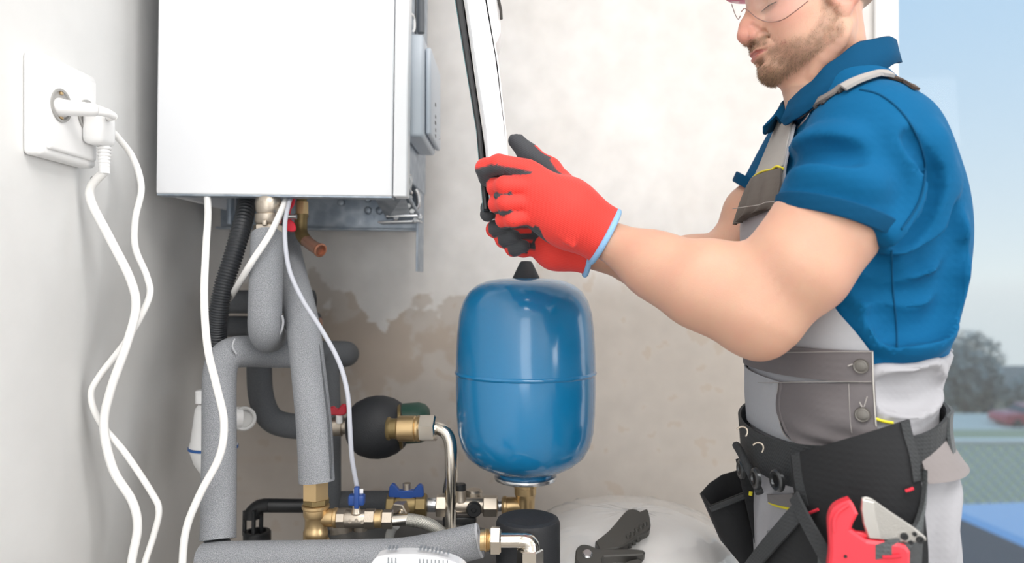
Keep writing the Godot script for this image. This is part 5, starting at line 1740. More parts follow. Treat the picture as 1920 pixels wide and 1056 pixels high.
	# waistband with its button
	var wb := [[Vector2(PI + 1.5, S(1500, 660, 0.012).y), S(1637, 658, 0.012)], [Vector2(PI + 1.5, S(1500, 690, 0.012).y), S(1638, 688, 0.012)], [Vector2(PI + 1.5, S(1500, 718, 0.012).y), S(1636, 718, 0.012)]]
	part("waistband", tsheet(wb, 30, 0.010, 0.003), dark, over, "dark grey waistband")
	for y in [660.0, 716.0]:
		part("stitching", tthread([S(1420, y + 2, 0.014), S(1480, y + 1, 0.014), S(1560, y, 0.014), S(1634, y, 0.014)], 0.00045, 0.0135), stitch, over)
	part("stitching", tthread([S(1636, 660, 0.014), S(1637, 700, 0.014), S(1640, 760, 0.014), S(1643, 800, 0.014)], 0.0007, 0.0135), mat(col("c9c6c0"), 0.8), over)
	# dark side panel with the slanted pocket mouth
	var sp := [[S(1463, 716, 0.009), S(1640, 716, 0.009)], [S(1460, 750, 0.009), S(1642, 750, 0.009)], [S(1466, 790, 0.009), S(1644, 790, 0.009)], [S(1490, 820, 0.009), S(1646, 815, 0.009)], [S(1530, 842, 0.009), S(1648, 835, 0.009)]]
	part("side_panel", tsheet(sp, 26, 0.0090, 0.002, func(u: float, v: float) -> float: return 0.0035 * (1.0 + sin(u * 7.0 + v * 9.0)) * v + 0.002 * (1.0 + sin(u * 11.0 - v * 13.0)) * v), dark, over, "dark grey side panel")
	var hip := [[Vector2(PI + 1.0, S(1500, 716, 0.008).y), S(1464, 716, 0.008)], [Vector2(PI + 1.0, S(1500, 770, 0.008).y), S(1461, 760, 0.008)], [Vector2(PI + 1.0, S(1500, 815, 0.008).y), S(1472, 812, 0.008)], [Vector2(PI + 1.0, S(1500, 845, 0.008).y), S(1520, 838, 0.008)]]
	part("front_panel", tsheet(hip, 20, 0.009, 0.002), grey, over)
	part("pocket_edge", tthread([S(1464, 718, 0.012), S(1461, 760, 0.012), S(1474, 808, 0.012), S(1502, 828, 0.012), S(1532, 838, 0.012)], 0.0035, 0.0105), dark, over)
	part("stitching", tthread([S(1459, 718, 0.012), S(1456, 760, 0.012), S(1468, 812, 0.012), S(1498, 834, 0.012)], 0.0006, 0.0118), stitch, over)
	part("stitching", tthread([S(1592, 720, 0.012), S(1594, 770, 0.012), S(1598, 812, 0.012)], 0.0004, 0.0135), stitch, over)
	part("yellow_piping", tthread([S(1642, 786, 0.012), S(1658, 791, 0.012), S(1676, 794, 0.012)], 0.0018, 0.010), yellow, over, "yellow piping")
	for q in [[1614, 687], [1617, 778]]:
		var a := S(q[0], q[1], 0.015)
		var bt := part("button", mb().lathe([[0, 0], [0.0085, 0], [0.0088, 0.002], [0.0082, 0.0034], [0.007, 0.0030], [0.0062, 0.0034], [0, 0.0034]], trunk.pt(a.x, a.y, 0.0125), trunk.nrm(a.x, a.y), 28), mat(col("6d6a66"), 0.4, 0.6), over)
		var txt := mb()
		for k in 18:
			var bb := MB.basis_along(trunk.nrm(a.x, a.y))
			var an := TAU * k / 18.0
			txt.rbox(Vector3(0.0004, 0.0003, 0.0012), 0.0001, Transform3D(Basis(bb.y, -an) * bb, trunk.pt(a.x, a.y, 0.0161) + (bb.x * cos(an) + bb.z * sin(an)) * 0.0055), 1)
		part("embossed_rim", txt, mat(col("3c3a38"), 0.5, 0.5), bt)
	part("loose_thread", tthread([S(1620, 768, 0.014), S(1611, 754, 0.016), S(1618, 766, 0.016), S(1626, 744, 0.016)], 0.0006, 0.014), stitch, over)
	part("buttonhole", tthread([S(1590, 687, 0.014), S(1598, 684, 0.014), S(1606, 687, 0.014)], 0.001, 0.0135), stitch, over)
	# flap of the back pocket
	var fl := [[S(1718, 836, 0.012), Vector2(0.35, S(1760, 828, 0.012).y)], [S(1722, 868, 0.012), Vector2(0.30, S(1760, 868, 0.012).y)], [S(1726, 902, 0.012), Vector2(0.28, S(1770, 893, 0.012).y)]]
	part("pocket_flap", tsheet(fl, 16, 0.010, 0.004, func(u: float, v: float) -> float: return 0.012 * v), cloth("868080", 14.0), over, "dark grey pocket flap")
	# boots
	for z in [-0.955, -1.145]:
		var bo := mb()
		var rs := []
		for q in [[0.0, 0.10, 0.046, 0.0], [0.02, 0.105, 0.048, 0.0], [0.05, 0.10, 0.047, 0.004], [0.08, 0.075, 0.046, 0.02], [0.12, 0.058, 0.046, 0.03], [0.17, 0.056, 0.048, 0.03]]:
			var r := []
			for j in 24:
				var an := TAU * j / 24.0
				r.append(Vector3(0.445 + q[3] + cos(an) * q[1] * 1.35, q[0], z + sin(an) * q[2]))
			rs.append(r)
		part("boot", bo.loft(rs), M.black, person)
	build_gloves()

func curve(k: Array, x: float) -> float:
	if x <= k[0][0]: return k[0][1]
	for i in k.size() - 1:
		if x <= k[i + 1][0]: return lerpf(k[i][1], k[i + 1][1], smoothstep(0.0, 1.0, (x - k[i][0]) / (k[i + 1][0] - k[i][0])) * 0.5 + 0.5 * (x - k[i][0]) / (k[i + 1][0] - k[i][0]))
	return k[-1][1]

func band(c: Vector3, n: Vector3, edge: Vector3, r: float, w: float, _z: float) -> MB:
	return mb().lathe([[r - 0.006, -w], [r + 0.0005, -w], [r + 0.0015, -w * 0.9], [r - 0.0005, -0.001], [r - 0.002, 0.0012], [r - 0.006, 0.001], [r - 0.009, -w * 0.5], [r - 0.006, -w]], c, n, 56)

# ---------------------------------------------------------------- gloves
func glove(called: String, f: Field, lo: Vector3, hi: Vector3, label: String, hem_c: Vector3, hem_n: Vector3, hem_r: Vector2, hem_x: Vector3) -> void:
	var ids := f.all()
	var red := Color(0.80, 0.045, 0.035)
	var coat := Color(0.045, 0.048, 0.055)
	var tone := func(p: Vector3, n: Vector3) -> Color:
		var best := 1.0
		var bi := -1
		for i in ids:
			if f.sub[i]: continue
			var d := f.one(i, p)
			if d < best:
				best = d
				bi = i
		if f.tint[bi] == 1: return red
		if f.tint[bi] == 2: return coat
		var A := f.a[bi]
		var ba := f.b[bi] - A
		var t := clampf((p - A).dot(ba) / maxf(ba.length_squared(), 1e-9), 0.0, 1.0)
		var off := (p - A - ba * t).dot(f.palm[bi]) / lerpf(f.ra[bi], f.rb[bi], t)
		var wob: float = skin_noise.get_noise_3dv(p * 150.0) * 0.05
		return red.lerp(coat, smoothstep(0.08, 0.24, off + wob + f.bias[bi]))
	var out := fresh()
	f.mesh(lo, hi, 0.0023, out, tone)
	var V: PackedVector3Array = out[0]
	var U: PackedVector2Array = out[3]
	var along := hem_n
	for i in V.size(): U[i] = Vector2((V[i] - hem_c).dot(hem_x), (V[i] - hem_c).dot(along))
	out[3] = U
	var m := mat(Color.WHITE, 0.72)
	m.vertex_color_use_as_albedo = true
	m.rim_enabled = true
	m.rim = 0.2
	var knit := image_tex(64, 64, func(x: int, y: int) -> Color:
		var q := 0.5 + 0.35 * sin(x * TAU / 8.0) + 0.15 * sin(y * TAU / 4.0 + x * TAU / 8.0)
		return Color(q, q, q))
	m.uv1_scale = Vector3(55, 40, 1)
	bumped(m, knit, 0.035)
	var gl := part(called, field_mesh(out, bases[person]), m, person, label)
	var ring := []
	var b := Basis(hem_x, hem_n, hem_x.cross(hem_n))
	for i in 37:
		var a := TAU * i / 36.0
		ring.append(hem_c + b.x * cos(a) * hem_r.x + b.z * sin(a) * hem_r.y)
	part("hem", mb().tube(ring, 0.0042, 12, false, false), cloth("8fbce6", 30.0, 0.03), gl, "light blue hem")

func build_gloves() -> void:
	var f := Field.new()
	# ---- his left glove: the back of the hand faces the camera
	f.palm_dir = Vector3(0.0, -0.55, -0.83).normalized()
	var wr := P(1062, 397, 1.012)
	var fingers := [
		[[990, 318, 1.005], [935, 308, 0.998], [910, 316, 1.012], [914, 333, 1.024], 0.0128],
		[[992, 350, 1.000], [946, 348, 0.992], [930, 352, 1.012], [936, 352, 1.040], 0.0118],
		[[992, 380, 1.002], [948, 380, 0.994], [932, 383, 1.014], [938, 382, 1.042], 0.0112],
		[[1000, 406, 1.008], [962, 411, 1.000], [945, 412, 1.016], [950, 410, 1.042], 0.0108]]
	f.cap(wr, P(1000, 330, 1.010), 0.034, 0.017, 0.025)
	f.cap(wr, P(998, 350, 1.008), 0.034, 0.018, 0.025)
	f.cap(wr, P(1000, 380, 1.010), 0.034, 0.017, 0.025)
	f.palm_dir = Vector3(-0.25, -0.85, -0.45).normalized()
	f.cap(P(1062, 420, 1.014), P(1008, 408, 1.012), 0.026, 0.015, 0.025)
	for q in fingers:
		var r: float = q[4]
		var c := []
		for k in 4: c.append(P(q[k][0], q[k][1], q[k][2]))
		f.palm_dir = Vector3(-0.1, -0.95, -0.3).normalized() if r > 0.012 else Vector3(0.0, -0.55, -0.85).normalized()
		f.lean = 0.22 if r > 0.012 else 0.0
		f.cap(c[0], c[1], r * 1.10, r * 1.04, 0.004)
		f.palm_dir = Vector3(0.1, -1.0, -0.1).normalized() if r > 0.012 else Vector3(0.75, -0.5, -0.2).normalized()
		f.cap(c[1], c[2], r * 1.04, r, 0.004)
		f.lean = 0.0
		f.tag = 2
		f.cap(c[2], c[3], r, r * 0.88, 0.006)
		if r > 0.012: f.cap(c[3], P(940, 326, 1.022), r * 0.88, r * 0.8, 0.006)
		f.tag = 0
	f.tag = 2
	f.cap(P(931, 367, 0.993), P(955, 362, 0.989), 0.0044, 0.0040, 0.002)
	f.cap(P(940, 398.5, 0.996), P(956, 395, 0.992), 0.0044, 0.0034, 0.002)
	f.tag = 0
	# thumb behind the cover
	f.palm_dir = Vector3(-0.9, 0.1, 0.15).normalized()
	f.cap(P(1065, 370, 1.035), P(1030, 318, 1.065), 0.026, 0.016, 0.02)
	f.tag = 0
	f.palm_dir = Vector3(-0.75, 0.2, 0.5).normalized()
	f.cap(P(1030, 318, 1.065), P(992, 290, 1.072), 0.0155, 0.0145, 0.01)
	f.tag = 2
	f.cap(P(992, 290, 1.072), P(968, 264, 1.072), 0.0145, 0.0118, 0.008)
	# ribbed cuff
	f.tag = 1
	var hc := P(1134, 444, 1.019)
	var i := f.cap(wr, P(1150, 452, 1.022), 0.039, 0.0405, 0.02)
	var n := (P(1160, 458, 1.019) - P(1100, 424, 1.019)).normalized()
	f.cut(i, hc, n)
	for q in [[1050, 440], [1062, 452], [1074, 460]]:
		f.cap(P(q[0], q[1], 0.985), P(q[0] + 4, q[1] - 26, 0.978), 0.0035, 0.0025, 0.006)
	var hx := (P(1160, 396, 1.019) - P(1108, 494, 1.019))
	glove("glove", f, Vector3(-0.06, 1.24, -1.13), Vector3(0.17, 1.46, -0.95), "red knitted glove with a dark coated palm", hc, n, Vector2(hx.length() / 2 - 0.002, 0.040), hx.normalized())
	# ---- his right glove, behind and below
	f = Field.new()
	var z := 1.12
	wr = P(1042, 462, z)
	f.palm_dir = Vector3(0.1, 0.3, 0.9).normalized()
	f.tag = 2
	for q in [[1008, 414], [1005, 430], [1008, 446], [1014, 456]]:
		f.cap(wr, P(q[0], q[1], z), 0.024, 0.014, 0.02)
	f.tag = 0
	for q in [[[1000, 408], [945, 400], [918, 390], [914, 402], 0.0122, 2], [[1000, 428], [950, 432], [927, 430], [946, 424], 0.0115, 0], [[1004, 446], [965, 452], [944, 450], [964, 444], 0.0110, 0], [[1012, 458], [982, 468], [962, 467], [982, 462], 0.0104, 0]]:
		var c := []
		for k in 4: c.append(P(q[k][0], q[k][1], [z, z - 0.004, z - 0.022, z - 0.040][k]))
		var r: float = q[4]
		f.tag = q[5]
		f.palm_dir = Vector3(0.75, 0.6, 0.1).normalized()
		f.cap(c[0], c[1], r * 1.1, r * 1.05, 0.006)
		f.cap(c[1], c[2], r * 1.05, r, 0.006)
		f.tag = 2
		f.cap(c[2], c[3], r, r * 0.9, 0.006)
	f.palm_dir = Vector3(-1, 0, 0)
	f.tag = 0
	f.cap(wr, P(1025, 430, z + 0.03), 0.022, 0.016, 0.02)
	f.cap(P(1025, 430, z + 0.03), P(1000, 395, z + 0.035), 0.0155, 0.013, 0.01)
	f.tag = 2
	f.cap(P(1000, 395, z + 0.035), P(985, 370, z + 0.03), 0.013, 0.011, 0.008)
	f.tag = 1
	hc = P(1104, 475, z)
	i = f.cap(wr, P(1120, 478, z), 0.029, 0.033, 0.02)
	n = (P(1150, 482, z) - P(1060, 466, z)).normalized()
	f.cut(i, hc, n)
	hx = n.cross(Vector3(0, 0, 1)).normalized()
	glove("glove", f, Vector3(-0.06, 1.22, -1.20), Vector3(0.15, 1.39, -1.04), "red glove with black palm, partly hidden behind the other", hc, n, Vector2(0.033, 0.033), hx)

# ---------------------------------------------------------------- what he wears on top and holds
func build_gear() -> void:
	var web := cloth("3c3e40", 26.0, 0.05, 0.7)
	var nylon := cloth("2a2b2d", 16.0, 0.02, 0.8)
	var grey_web := cloth("565a5c", 26.0, 0.06, 0.7)
	# ---- tool belt with its two pouches
	var o := thing("tool_belt", "black webbing tool belt with eyelets and two pouches round the person's waist", "tool belt", Vector3(0.46, 0.98, -1.05))
	var rings := []
	for i in 73:
		var th := TAU * i / 72.0
		var yc := belt_y(th)
		var loose := belt_loose(th)
		var n := trunk.nrm(th, yc)
		n = Vector3(n.x, 0, n.z).normalized()
		var r := []
		for q in [[0.0, -0.028], [0.0, 0.028], [0.004, 0.028], [0.004, -0.028]]:
			r.append(trunk.pt(th, yc, loose + q[0] + (0.004 if q[1] > 0 else 0.0)) + Vector3(0, q[1], 0))
		rings.append(r)
	part("belt_strap", mb().loft(rings, true, false, false, [], true), web, o)
	# wide back strap
	var bs := []
	for k in 5:
		var yy := lerpf(0.032, -0.034, k / 4.0)
		bs.append([Vector2(1.05, belt_y(1.05) + yy), Vector2(-0.6, belt_y(-0.6) + yy)])
	part("back_strap", tsheet(bs, 16, 0.0, 0.004, func(u: float, v: float) -> float: return belt_loose(lerpf(1.05, -0.6, u)) + 0.0055 + 0.004 * (1.0 - v)), grey_web, o, "grey webbing back strap")
	for q in [[1461, 901], [1421, 897], [1394, 880]]:
		var a := S(q[0], q[1], 0.036)
		var nn := trunk.nrm(a.x, a.y)
		nn = Vector3(nn.x, nn.y * 0.3, nn.z).normalized()
		var at := EYE + sight(q[0], q[1]).normalized() * ((trunk.pt(a.x, a.y, 0.0345) - EYE).length())
		part("eyelet", mb().lathe([[0.0075, 0.004], [0.0085, 0.0065], [0.0115, 0.007], [0.014, 0.005], [0.0145, 0.001], [0.0, 0.0005], [0.0, 0.0018], [0.007, 0.002], [0.0075, 0.004]], at, nn, 32), mat(col("4b4d4f"), 0.3, 0.8), o)
	var kp := []
	for q in [[1372, 835], [1380, 848], [1396, 880], [1412, 915], [1416, 925]]:
		var a := S(q[0] + 8, q[1], 0.036)
		kp.append(trunk.pt(a.x, a.y, 0.036))
	part("keeper", mb().tube(MB.smooth(kp, 5), 0.006, 8), web, o)
	for q in [[1390, 812], [1420, 842]]:
		var at := P(q[0], q[1], 0.99)
		var lp := []
		for i in 9: lp.append(at + Vector3(cos(TAU * i / 16.0) * 0.006, sin(TAU * i / 16.0) * 0.009, 0.004 * cos(TAU * i / 16.0)).rotated(Vector3.BACK, -0.7))
		part("wire_loop", mb().tube(lp, 0.0013, 8), M.nickel, o)
	# near pouch: backing, pocket front with webbing rim, bar tacks
	var back := [[S(1481, 852, 0.040), S(1706, 788, 0.040)], [S(1486, 905, 0.040), S(1722, 850, 0.040)], [S(1496, 960, 0.040), S(1730, 920, 0.040)], [S(1520, 1010, 0.040), S(1736, 980, 0.040)], [S(1545, 1056, 0.040), S(1740, 1050, 0.040)], [S(1550, 1150, 0.040), S(1735, 1150, 0.040)]]
	var pouch := part("pouch_back", tsheet(back, 24, 0.034, 0.006, func(u: float, v: float) -> float: return 0.004 * sin(u * PI) + 0.002 * sin(u * 9.0 + v * 6.0) * v), nylon, o)
	part("hem_strip", tsheet([[S(1481, 853, 0.0435), S(1496, 849, 0.0435)], [S(1488, 905, 0.0435), S(1503, 900, 0.0435)], [S(1498, 955, 0.0435), S(1514, 950, 0.0435)]], 4, 0.0405, 0.002), web, pouch)
	part("hem_strip", tsheet([[S(1690, 793, 0.0435), S(1706, 789, 0.0435)], [S(1705, 850, 0.0435), S(1722, 847, 0.0435)], [S(1714, 905, 0.0435), S(1728, 902, 0.0435)]], 4, 0.0405, 0.002), web, pouch)
	# pocket front, standing off the backing
	var rim := [[1538, 1052], [1570, 1046], [1620, 1036], [1670, 1024], [1706, 1004], [1722, 972], [1730, 930], [1732, 890]]
	var off := [0.040, 0.062, 0.078, 0.078, 0.056, 0.046, 0.042, 0.038]
	var front := []
	var nor := []
	for k in 6:
		var g := []
		var m := []
		for i in rim.size():
			var e: float = off[i]
			var a := S(rim[i][0], rim[i][1], e)
			var p := trunk.pt(a.x, a.y, e * (1.0 - 0.06 * k))
			p.y -= 0.055 * k * (1.0 if i < 6 else 0.8)
			g.append(p)
			m.append(trunk.nrm(a.x, a.y))
		front.append(g)
		nor.append(m)
	var sg := []
	var sn := []
	for i in front.size():
		sg.append(MB.smooth(front[i], 4))
		sn.append(MB.smooth(nor[i], 4).map(func(v): return v.normalized()))
	var pf := part("pouch_front", mb().sheet(sg, sn, 0.004), cloth("4a4c4e", 16.0, 0.03, 0.75), o, "dark grey pocket front")
	var rg := []
	var rn := []
	for i in sg[0].size():
		var up := Vector3(0, 0.006, 0)
		rg.append([sg[0][i] + up - sn[0][i] * 0.002, sg[0][i] - Vector3(0, 0.010, 0) - sn[0][i] * 0.001, sg[0][i] - Vector3(0, 0.010, 0) + sn[0][i] * 0.008, sg[0][i] + up + sn[0][i] * 0.008])
	part("webbing_rim", mb().loft(rg, true, true, true, [], true), grey_web, pf)
	# slanted webbing of the second pocket
	part("webbing_strap", strip([[1500, 958, 0.050], [1470, 992, 0.055], [1440, 1026, 0.058], [1414, 1058, 0.058], [1390, 1090, 0.055]], 0.020), web, o)
	part("webbing_strap", strip([[1490, 930, 0.047], [1506, 966, 0.054], [1530, 1010, 0.060], [1556, 1056, 0.062], [1580, 1100, 0.06]], 0.017), web, o)
	var s2 := [[S(1490, 968, 0.05), S(1504, 968, 0.05)], [S(1458, 1012, 0.05), S(1528, 1012, 0.05)], [S(1420, 1062, 0.05), S(1555, 1062, 0.05)], [S(1400, 1120, 0.05), S(1580, 1120, 0.05)]]
	part("second_pocket", tsheet(s2, 14, 0.046, 0.004), nylon, o)
	var tack := mat(col("d0293c"), 0.7)
	for q in [[1509, 967, 1534, 957, 0.045], [1698, 921, 1712, 916, 0.045], [1657, 1048, 1690, 1045, 0.088]]:
		var a := S(q[0], q[1], q[4])
		var b := S(q[2], q[3], q[4])
		part("bar_tack", mb().tube([trunk.pt(a.x, a.y, q[4]), trunk.pt((a.x + b.x) / 2, (a.y + b.y) / 2, q[4] + 0.001), trunk.pt(b.x, b.y, q[4])], 0.0019, 8), tack, o, "red bar tack")
	# far pouch
	var z := 1.19
	var outer := [P(1312, 926, z), P(1330, 906, z + 0.04), P(1354, 890, z + 0.07), P(1396, 878, z + 0.08), P(1412, 880, z + 0.05), P(1404, 920, z - 0.04), P(1370, 934, z - 0.05), P(1330, 950, z - 0.05)]
	var low := [P(1340, 990, z), P(1350, 990, z + 0.04), P(1370, 985, z + 0.07), P(1410, 985, z + 0.08), P(1428, 985, z + 0.05), P(1428, 1040, z - 0.04), P(1400, 1046, z - 0.05), P(1358, 1012, z - 0.05)]
	var rr := []
	for t in [0.0, 0.03, 0.33, 0.66, 1.0, 1.35]:
		var r := []
		for i in 8: r.append(outer[i].lerp(low[i], t))
		rr.append(r)
	var inn := []
	var cc := Vector3.ZERO
	for q in outer: cc += q / 8.0
	for t in [1.2, 0.0]:
		var r := []
		for i in 8: r.append((outer[i].lerp(low[i], t) - cc.lerp((low[0] + low[3] + low[5] + low[7]) / 4.0, t)) * 0.92 + cc.lerp((low[0] + low[3] + low[5] + low[7]) / 4.0, t))
		inn.append(r)
	rr.reverse()
	inn.reverse()
	var fp := part("far_pouch", mb().loft(rr + inn, true, true, true, [4, 5]), nylon, o)
	part("webbing_rim", mb().tube([P(1332, 955, z - 0.052), P(1370, 940, z - 0.053), P(1405, 926, z - 0.043)], 0.011, 8, true, true, 0.3), web, fp)
	part("hanger", mb().rbox(Vector3(0.020, 0.16, 0.004), 0.001, Transform3D(Basis(Vector3.BACK, 0.22), P(1413, 955, z - 0.055))), nylon, fp)
	part("yellow_tip", mb().tube([P(1408, 922, z - 0.07), P(1407, 929, z - 0.07)], 0.003, 8), mat(col("e3d62c"), 0.6), fp, "yellow tip")
	part("yellow_piping", tthread([S(1436, 940, 0.010), S(1450, 947, 0.010), S(1468, 952, 0.010), S(1486, 956, 0.010)], 0.0022, 0.008), mat(col("e3d62c"), 0.6), person.get_node("bib_overalls"), "yellow piping")
	part("front_pocket", tsheet([[S(1434, 925, 0.009), S(1488, 925, 0.009)], [S(1434, 938, 0.009), S(1488, 952, 0.009)]], 8, 0.0075, 0.003), cloth("7c797a", 14.0), person.get_node("bib_overalls"))
	part("leg_front", tsheet([[S(1404, 900, 0.009), S(1490, 900, 0.009)], [S(1410, 980, 0.009), S(1480, 980, 0.009)], [S(1418, 1056, 0.009), S(1470, 1056, 0.009)]], 10, 0.0065, 0.002), cloth("a0a2a6", 14.0), person.get_node("bib_overalls"))
	# ---- pipe cutter in the near pouch
	var pz := 0.817
	var c := thing("pipe_cutter", "red plastic pipe cutter with a steel blade sticking out of the near pouch", "pipe cutter", P(1620, 1040, pz))
	var rp := mat(col("e53846"), 0.42)
	var X := Transform3D(Basis(Vector3.UP, -0.25), P(1620, 990, pz))
	var u := func(a: Array) -> Array:
		var out := []
		for q in a: out.append(Vector2(q[0] - 1620.0, 990.0 - q[1]) * (pz / FPX))
		return out
	var head := MB.smooth([[1553, 1060], [1556, 1030], [1555, 1000], [1554, 972], [1560, 952], [1572, 940], [1590, 931]].map(func(q): return Vector2(q[0], q[1])), 3) + [Vector2(1596, 938), Vector2(1604, 956), Vector2(1595, 975), Vector2(1592, 986), Vector2(1604, 994), Vector2(1618, 1003), Vector2(1640, 1004), Vector2(1670, 1004), Vector2(1684, 1008), Vector2(1691, 1018), Vector2(1690, 1060)]
	part("body", mb().prism(u.call(head.map(func(q): return [q.x, q.y])), 0.020, 0.003, X), rp, c)
	part("jaw_rib", mb().tube(MB.smooth([[1562, 990], [1562, 970], [1570, 953], [1586, 940]].map(func(q): return X * Vector3((q[0] - 1620.0) * pz / FPX, (990.0 - q[1]) * pz / FPX, 0.0205)), 5), 0.0022, 8), rp, c)
	part("ratchet_bar", mb().prism(u.call([[1600, 993], [1622, 994], [1624, 1002], [1602, 1003]]), 0.008, 0.001, X * Transform3D(Basis(), Vector3(0, 0, 0.004))), rp, c)
	var bl := MB.smooth([[1612, 928], [1620, 926], [1630, 929]].map(func(q): return Vector2(q[0], q[1])), 3) + [Vector2(1660, 950), Vector2(1700, 976), Vector2(1719, 992), Vector2(1720, 998), Vector2(1704, 1002), Vector2(1690, 1004), Vector2(1640, 1003), Vector2(1622, 1002), Vector2(1614, 975), Vector2(1610, 950)]
	var steel := bumped(tri(mat(col("b0aeaa"), 0.4, 0.85), 30.0), noise_tex(0.1, 128, FastNoiseLite.TYPE_SIMPLEX, 3, false, 4.0, 6), 0.02)
	part("blade", mb().prism(u.call(bl.map(func(q): return [q.x, q.y])), 0.004, 0.0012, X * Transform3D(Basis(), Vector3(0, 0, 0.010))), steel, c, "pointed steel blade")
	part("blade_bevel", mb().prism(u.call([[1612, 930], [1632, 934], [1636, 965], [1644, 1001], [1624, 1001], [1615, 975], [1611, 950]]), 0.0016, 0.0006, X * Transform3D(Basis(), Vector3(0, 0, 0.0138))), mat(col("c6c4c0"), 0.3, 0.85), c)
	for q in [[1683, 993, 0.0042], [1700, 987, 0.0025], [1709, 997, 0.0042], [1694, 1003, 0.0025]]:
		part("rivet", mb().lathe([[0, 0], [q[2], 0], [q[2] * 0.9, 0.0018], [q[2] * 0.4, 0.0018], [q[2] * 0.3, 0.0008], [0, 0.0008]], X * Vector3((q[0] - 1620.0) * pz / FPX, (990.0 - q[1]) * pz / FPX, 0.014), X.basis.z, 20), M.black, c)
	part("rivet", mb().lathe([[0, 0], [0.002, 0], [0.0016, 0.001], [0, 0.001]], X * Vector3((1582 - 1620.0) * pz / FPX, (990.0 - 1035.0) * pz / FPX, 0.020), X.basis.z, 16), M.black, c)
	# ---- hard hat and safety glasses
	var hb := head_basis()
	var hat := thing("hard_hat", "pink hard hat, only the front of its brim showing", "hard hat", H(0, 60, 0))
	var pink := mat(col("e0216f"), 0.3)
	rings = []
	for q in [[66, 1.0], [80, 1.0], [90, 0.97], [115, 0.88], [135, 0.74], [150, 0.54], [158, 0.3], [161, 0.02]]:
		var r := []
		for i in 48:
			var a := TAU * i / 48.0
			r.append(H(-4 + cos(a) * 122 * q[1], q[0], sin(a) * 98 * q[1]))
		rings.append(r)
	part("shell", mb().loft(rings, true, false, true), pink, hat)
	rings = []
	for q in [[0.98, 70], [1.0, 63], [1.06, 60.5], [1.07, 62.5], [1.0, 70]]:
		var r := []
		for i in 48:
			var a := TAU * i / 48.0
			var fore := smoothstep(0.1, 1.0, cos(a))
			var k: float = q[0] + (0.03 * fore if q[0] > 1.01 else 0.0)
			r.append(H(-4 + cos(a) * 122 * k, q[1] - (2.0 * fore if q[0] > 1.01 else 0.0) + 6.0 * (1.0 - fore), sin(a) * 98 * k))
		rings.append(r)
	part("brim", mb().loft(rings, true, false, false), pink, hat)
	var gl := thing("safety_glasses", "clear wraparound safety glasses on the person's nose", "glasses", H(90, 10, 0))
	var lens := mat(Color(0.97, 0.94, 0.93, 0.03), 0.05)
	lens.transparency = BaseMaterial3D.TRANSPARENCY_ALPHA
	lens.metallic_specular = 0.35
	var rimm := mat(col("8e6a60"), 0.3)
	for side in [[[1390, 22, 1.043], [1396, 16, 1.042], [1404, 21, 1.036], [1420, 34, 1.020], [1440, 41, 1.002], [1465, 38, 0.985], [1490, 22, 0.970], [1516, 1, 0.957]], [[1388, 30, 1.052], [1384, 36, 1.066], [1378, 26, 1.086], [1372, 8, 1.100]]]:
		var bot := MB.smooth(PP(side), 5)
		var g1 := []
		var n1 := []
		for p in bot:
			var row := []
			var nr := []
			for k in 5:
				row.append(p + hb.y * (0.012 * k) - hb.x * (0.0015 * k * k * 0.4))
				nr.append(hb.x)
			g1.append(row)
			n1.append(nr)
		part("lens", mb().sheet(g1, n1, 0.0016), lens, gl)
		part("rim", mb().tube(bot, 0.0007, 8), rimm, gl)
	part("temple", mb().tube([H(66, 30, 79), H(20, 34, 84), H(-10, 36, 86)], 0.003, 8), lens, gl)
	# ---- the cover he holds, seen edge-on
	var cv := thing("boiler_cover", "white boiler cover with a black edge strip, held upright edge-on by red gloves", "cover", P(930, 470, 1.1))
	var poly := [Vector2(-45, -190), Vector2(26, -190), Vector2(20, -30), Vector2(22, 6), Vector2(-28, 296), Vector2(-34, 560), Vector2(-104, 560), Vector2(-84, 296)]
	var cz := 1.045
	var cx := func(a: Array) -> Array:
		var out := []
		for q in a: out.append(Vector2(q[0] - 930.0, 290.0 - q[1]) * (cz / FPX))
		return out
	var XC := Transform3D(Basis(), P(930, 290, cz + 0.20))
	part("panel", mb().prism(cx.call([[866, -30], [903, -30], [918, 60], [934, 150], [951, 285], [962, 400], [950, 440], [924, 440], [913, 290], [890, 140]]), 0.20, 0.004, XC), M.white, cv)
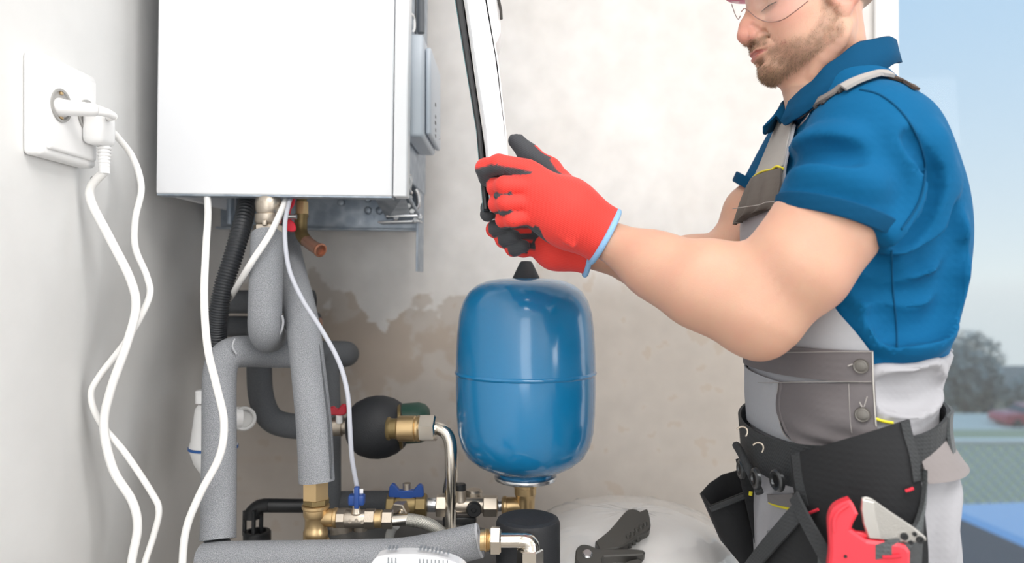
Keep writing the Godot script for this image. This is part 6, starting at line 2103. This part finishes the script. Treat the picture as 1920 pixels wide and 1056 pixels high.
	part("inner_frame", mb().prism(cx.call([[903, -30], [908, -30], [925, 70], [940, 160], [954, 284], [962, 400], [954, 400], [944, 284], [928, 160], [913, 70]]), 0.185, 0.002, XC * Transform3D(Basis(), Vector3(0.0005, 0, 0.0))), M.plastic, cv)
	part("edge_strip", mb().prism(cx.call([[848, -30], [862, -30], [886, 140], [908, 290], [921, 440], [912, 440], [899, 290], [873, 130]]), 0.202, 0.002, XC), M.black, cv, "black edge strip")
	part("glass_edge", mb().prism(cx.call([[846.5, -30], [848.5, -30], [873.5, 130], [899.5, 290], [912.5, 440], [911, 440], [898, 290], [871.5, 130]]), 0.198, 0.0004, XC), mat(col("5d8a90"), 0.2), cv)
	part("corner_pod", mb().prism(cx.call(MB.smooth([[905, -30], [936, -30], [941, 20], [942, 60], [934, 84], [920, 96]].map(func(q): return Vector2(q[0], q[1])), 3).map(func(q): return [q.x, q.y])), 0.09, 0.006, XC * Transform3D(Basis(), Vector3(0, 0, 0.02))), M.plastic, cv)
	part("pod_slot", mb().tube([P(934, -5, 1.135), P(939, 20, 1.135), P(940, 36, 1.135)], 0.0022, 8), M.hole, cv)

func strip(pts: Array, w: float) -> MB:
	var c := []
	var n := []
	for q in pts:
		var a := S(q[0], q[1], q[2])
		c.append(trunk.pt(a.x, a.y, q[2]))
		n.append(trunk.nrm(a.x, a.y))
	c = MB.smooth(c, 5)
	n = MB.smooth(n, 5)
	var grid := []
	var nor := []
	for i in c.size():
		var t: Vector3 = (c[mini(i + 1, c.size() - 1)] - c[maxi(i - 1, 0)]).normalized()
		var nn: Vector3 = n[i].normalized()
		var side := nn.cross(t).normalized()
		var g := []
		var m := []
		for j in 4:
			g.append(c[i] + side * (w * (j / 3.0 - 0.5)))
			m.append(nn)
		grid.append(g)
		nor.append(m)
	return mb().sheet(grid, nor, 0.004)

func belt_y(th: float) -> float:
	return 1.042 + 0.030 * cos(th) + 0.004 * sin(th)

func belt_loose(th: float) -> float:
	return 0.008 + 0.008 * smoothstep(0.5, -0.2, cos(th)) + 0.010 * smoothstep(0.3, -0.9, cos(th)) * (0.5 + 0.5 * sin(th * 1.5))
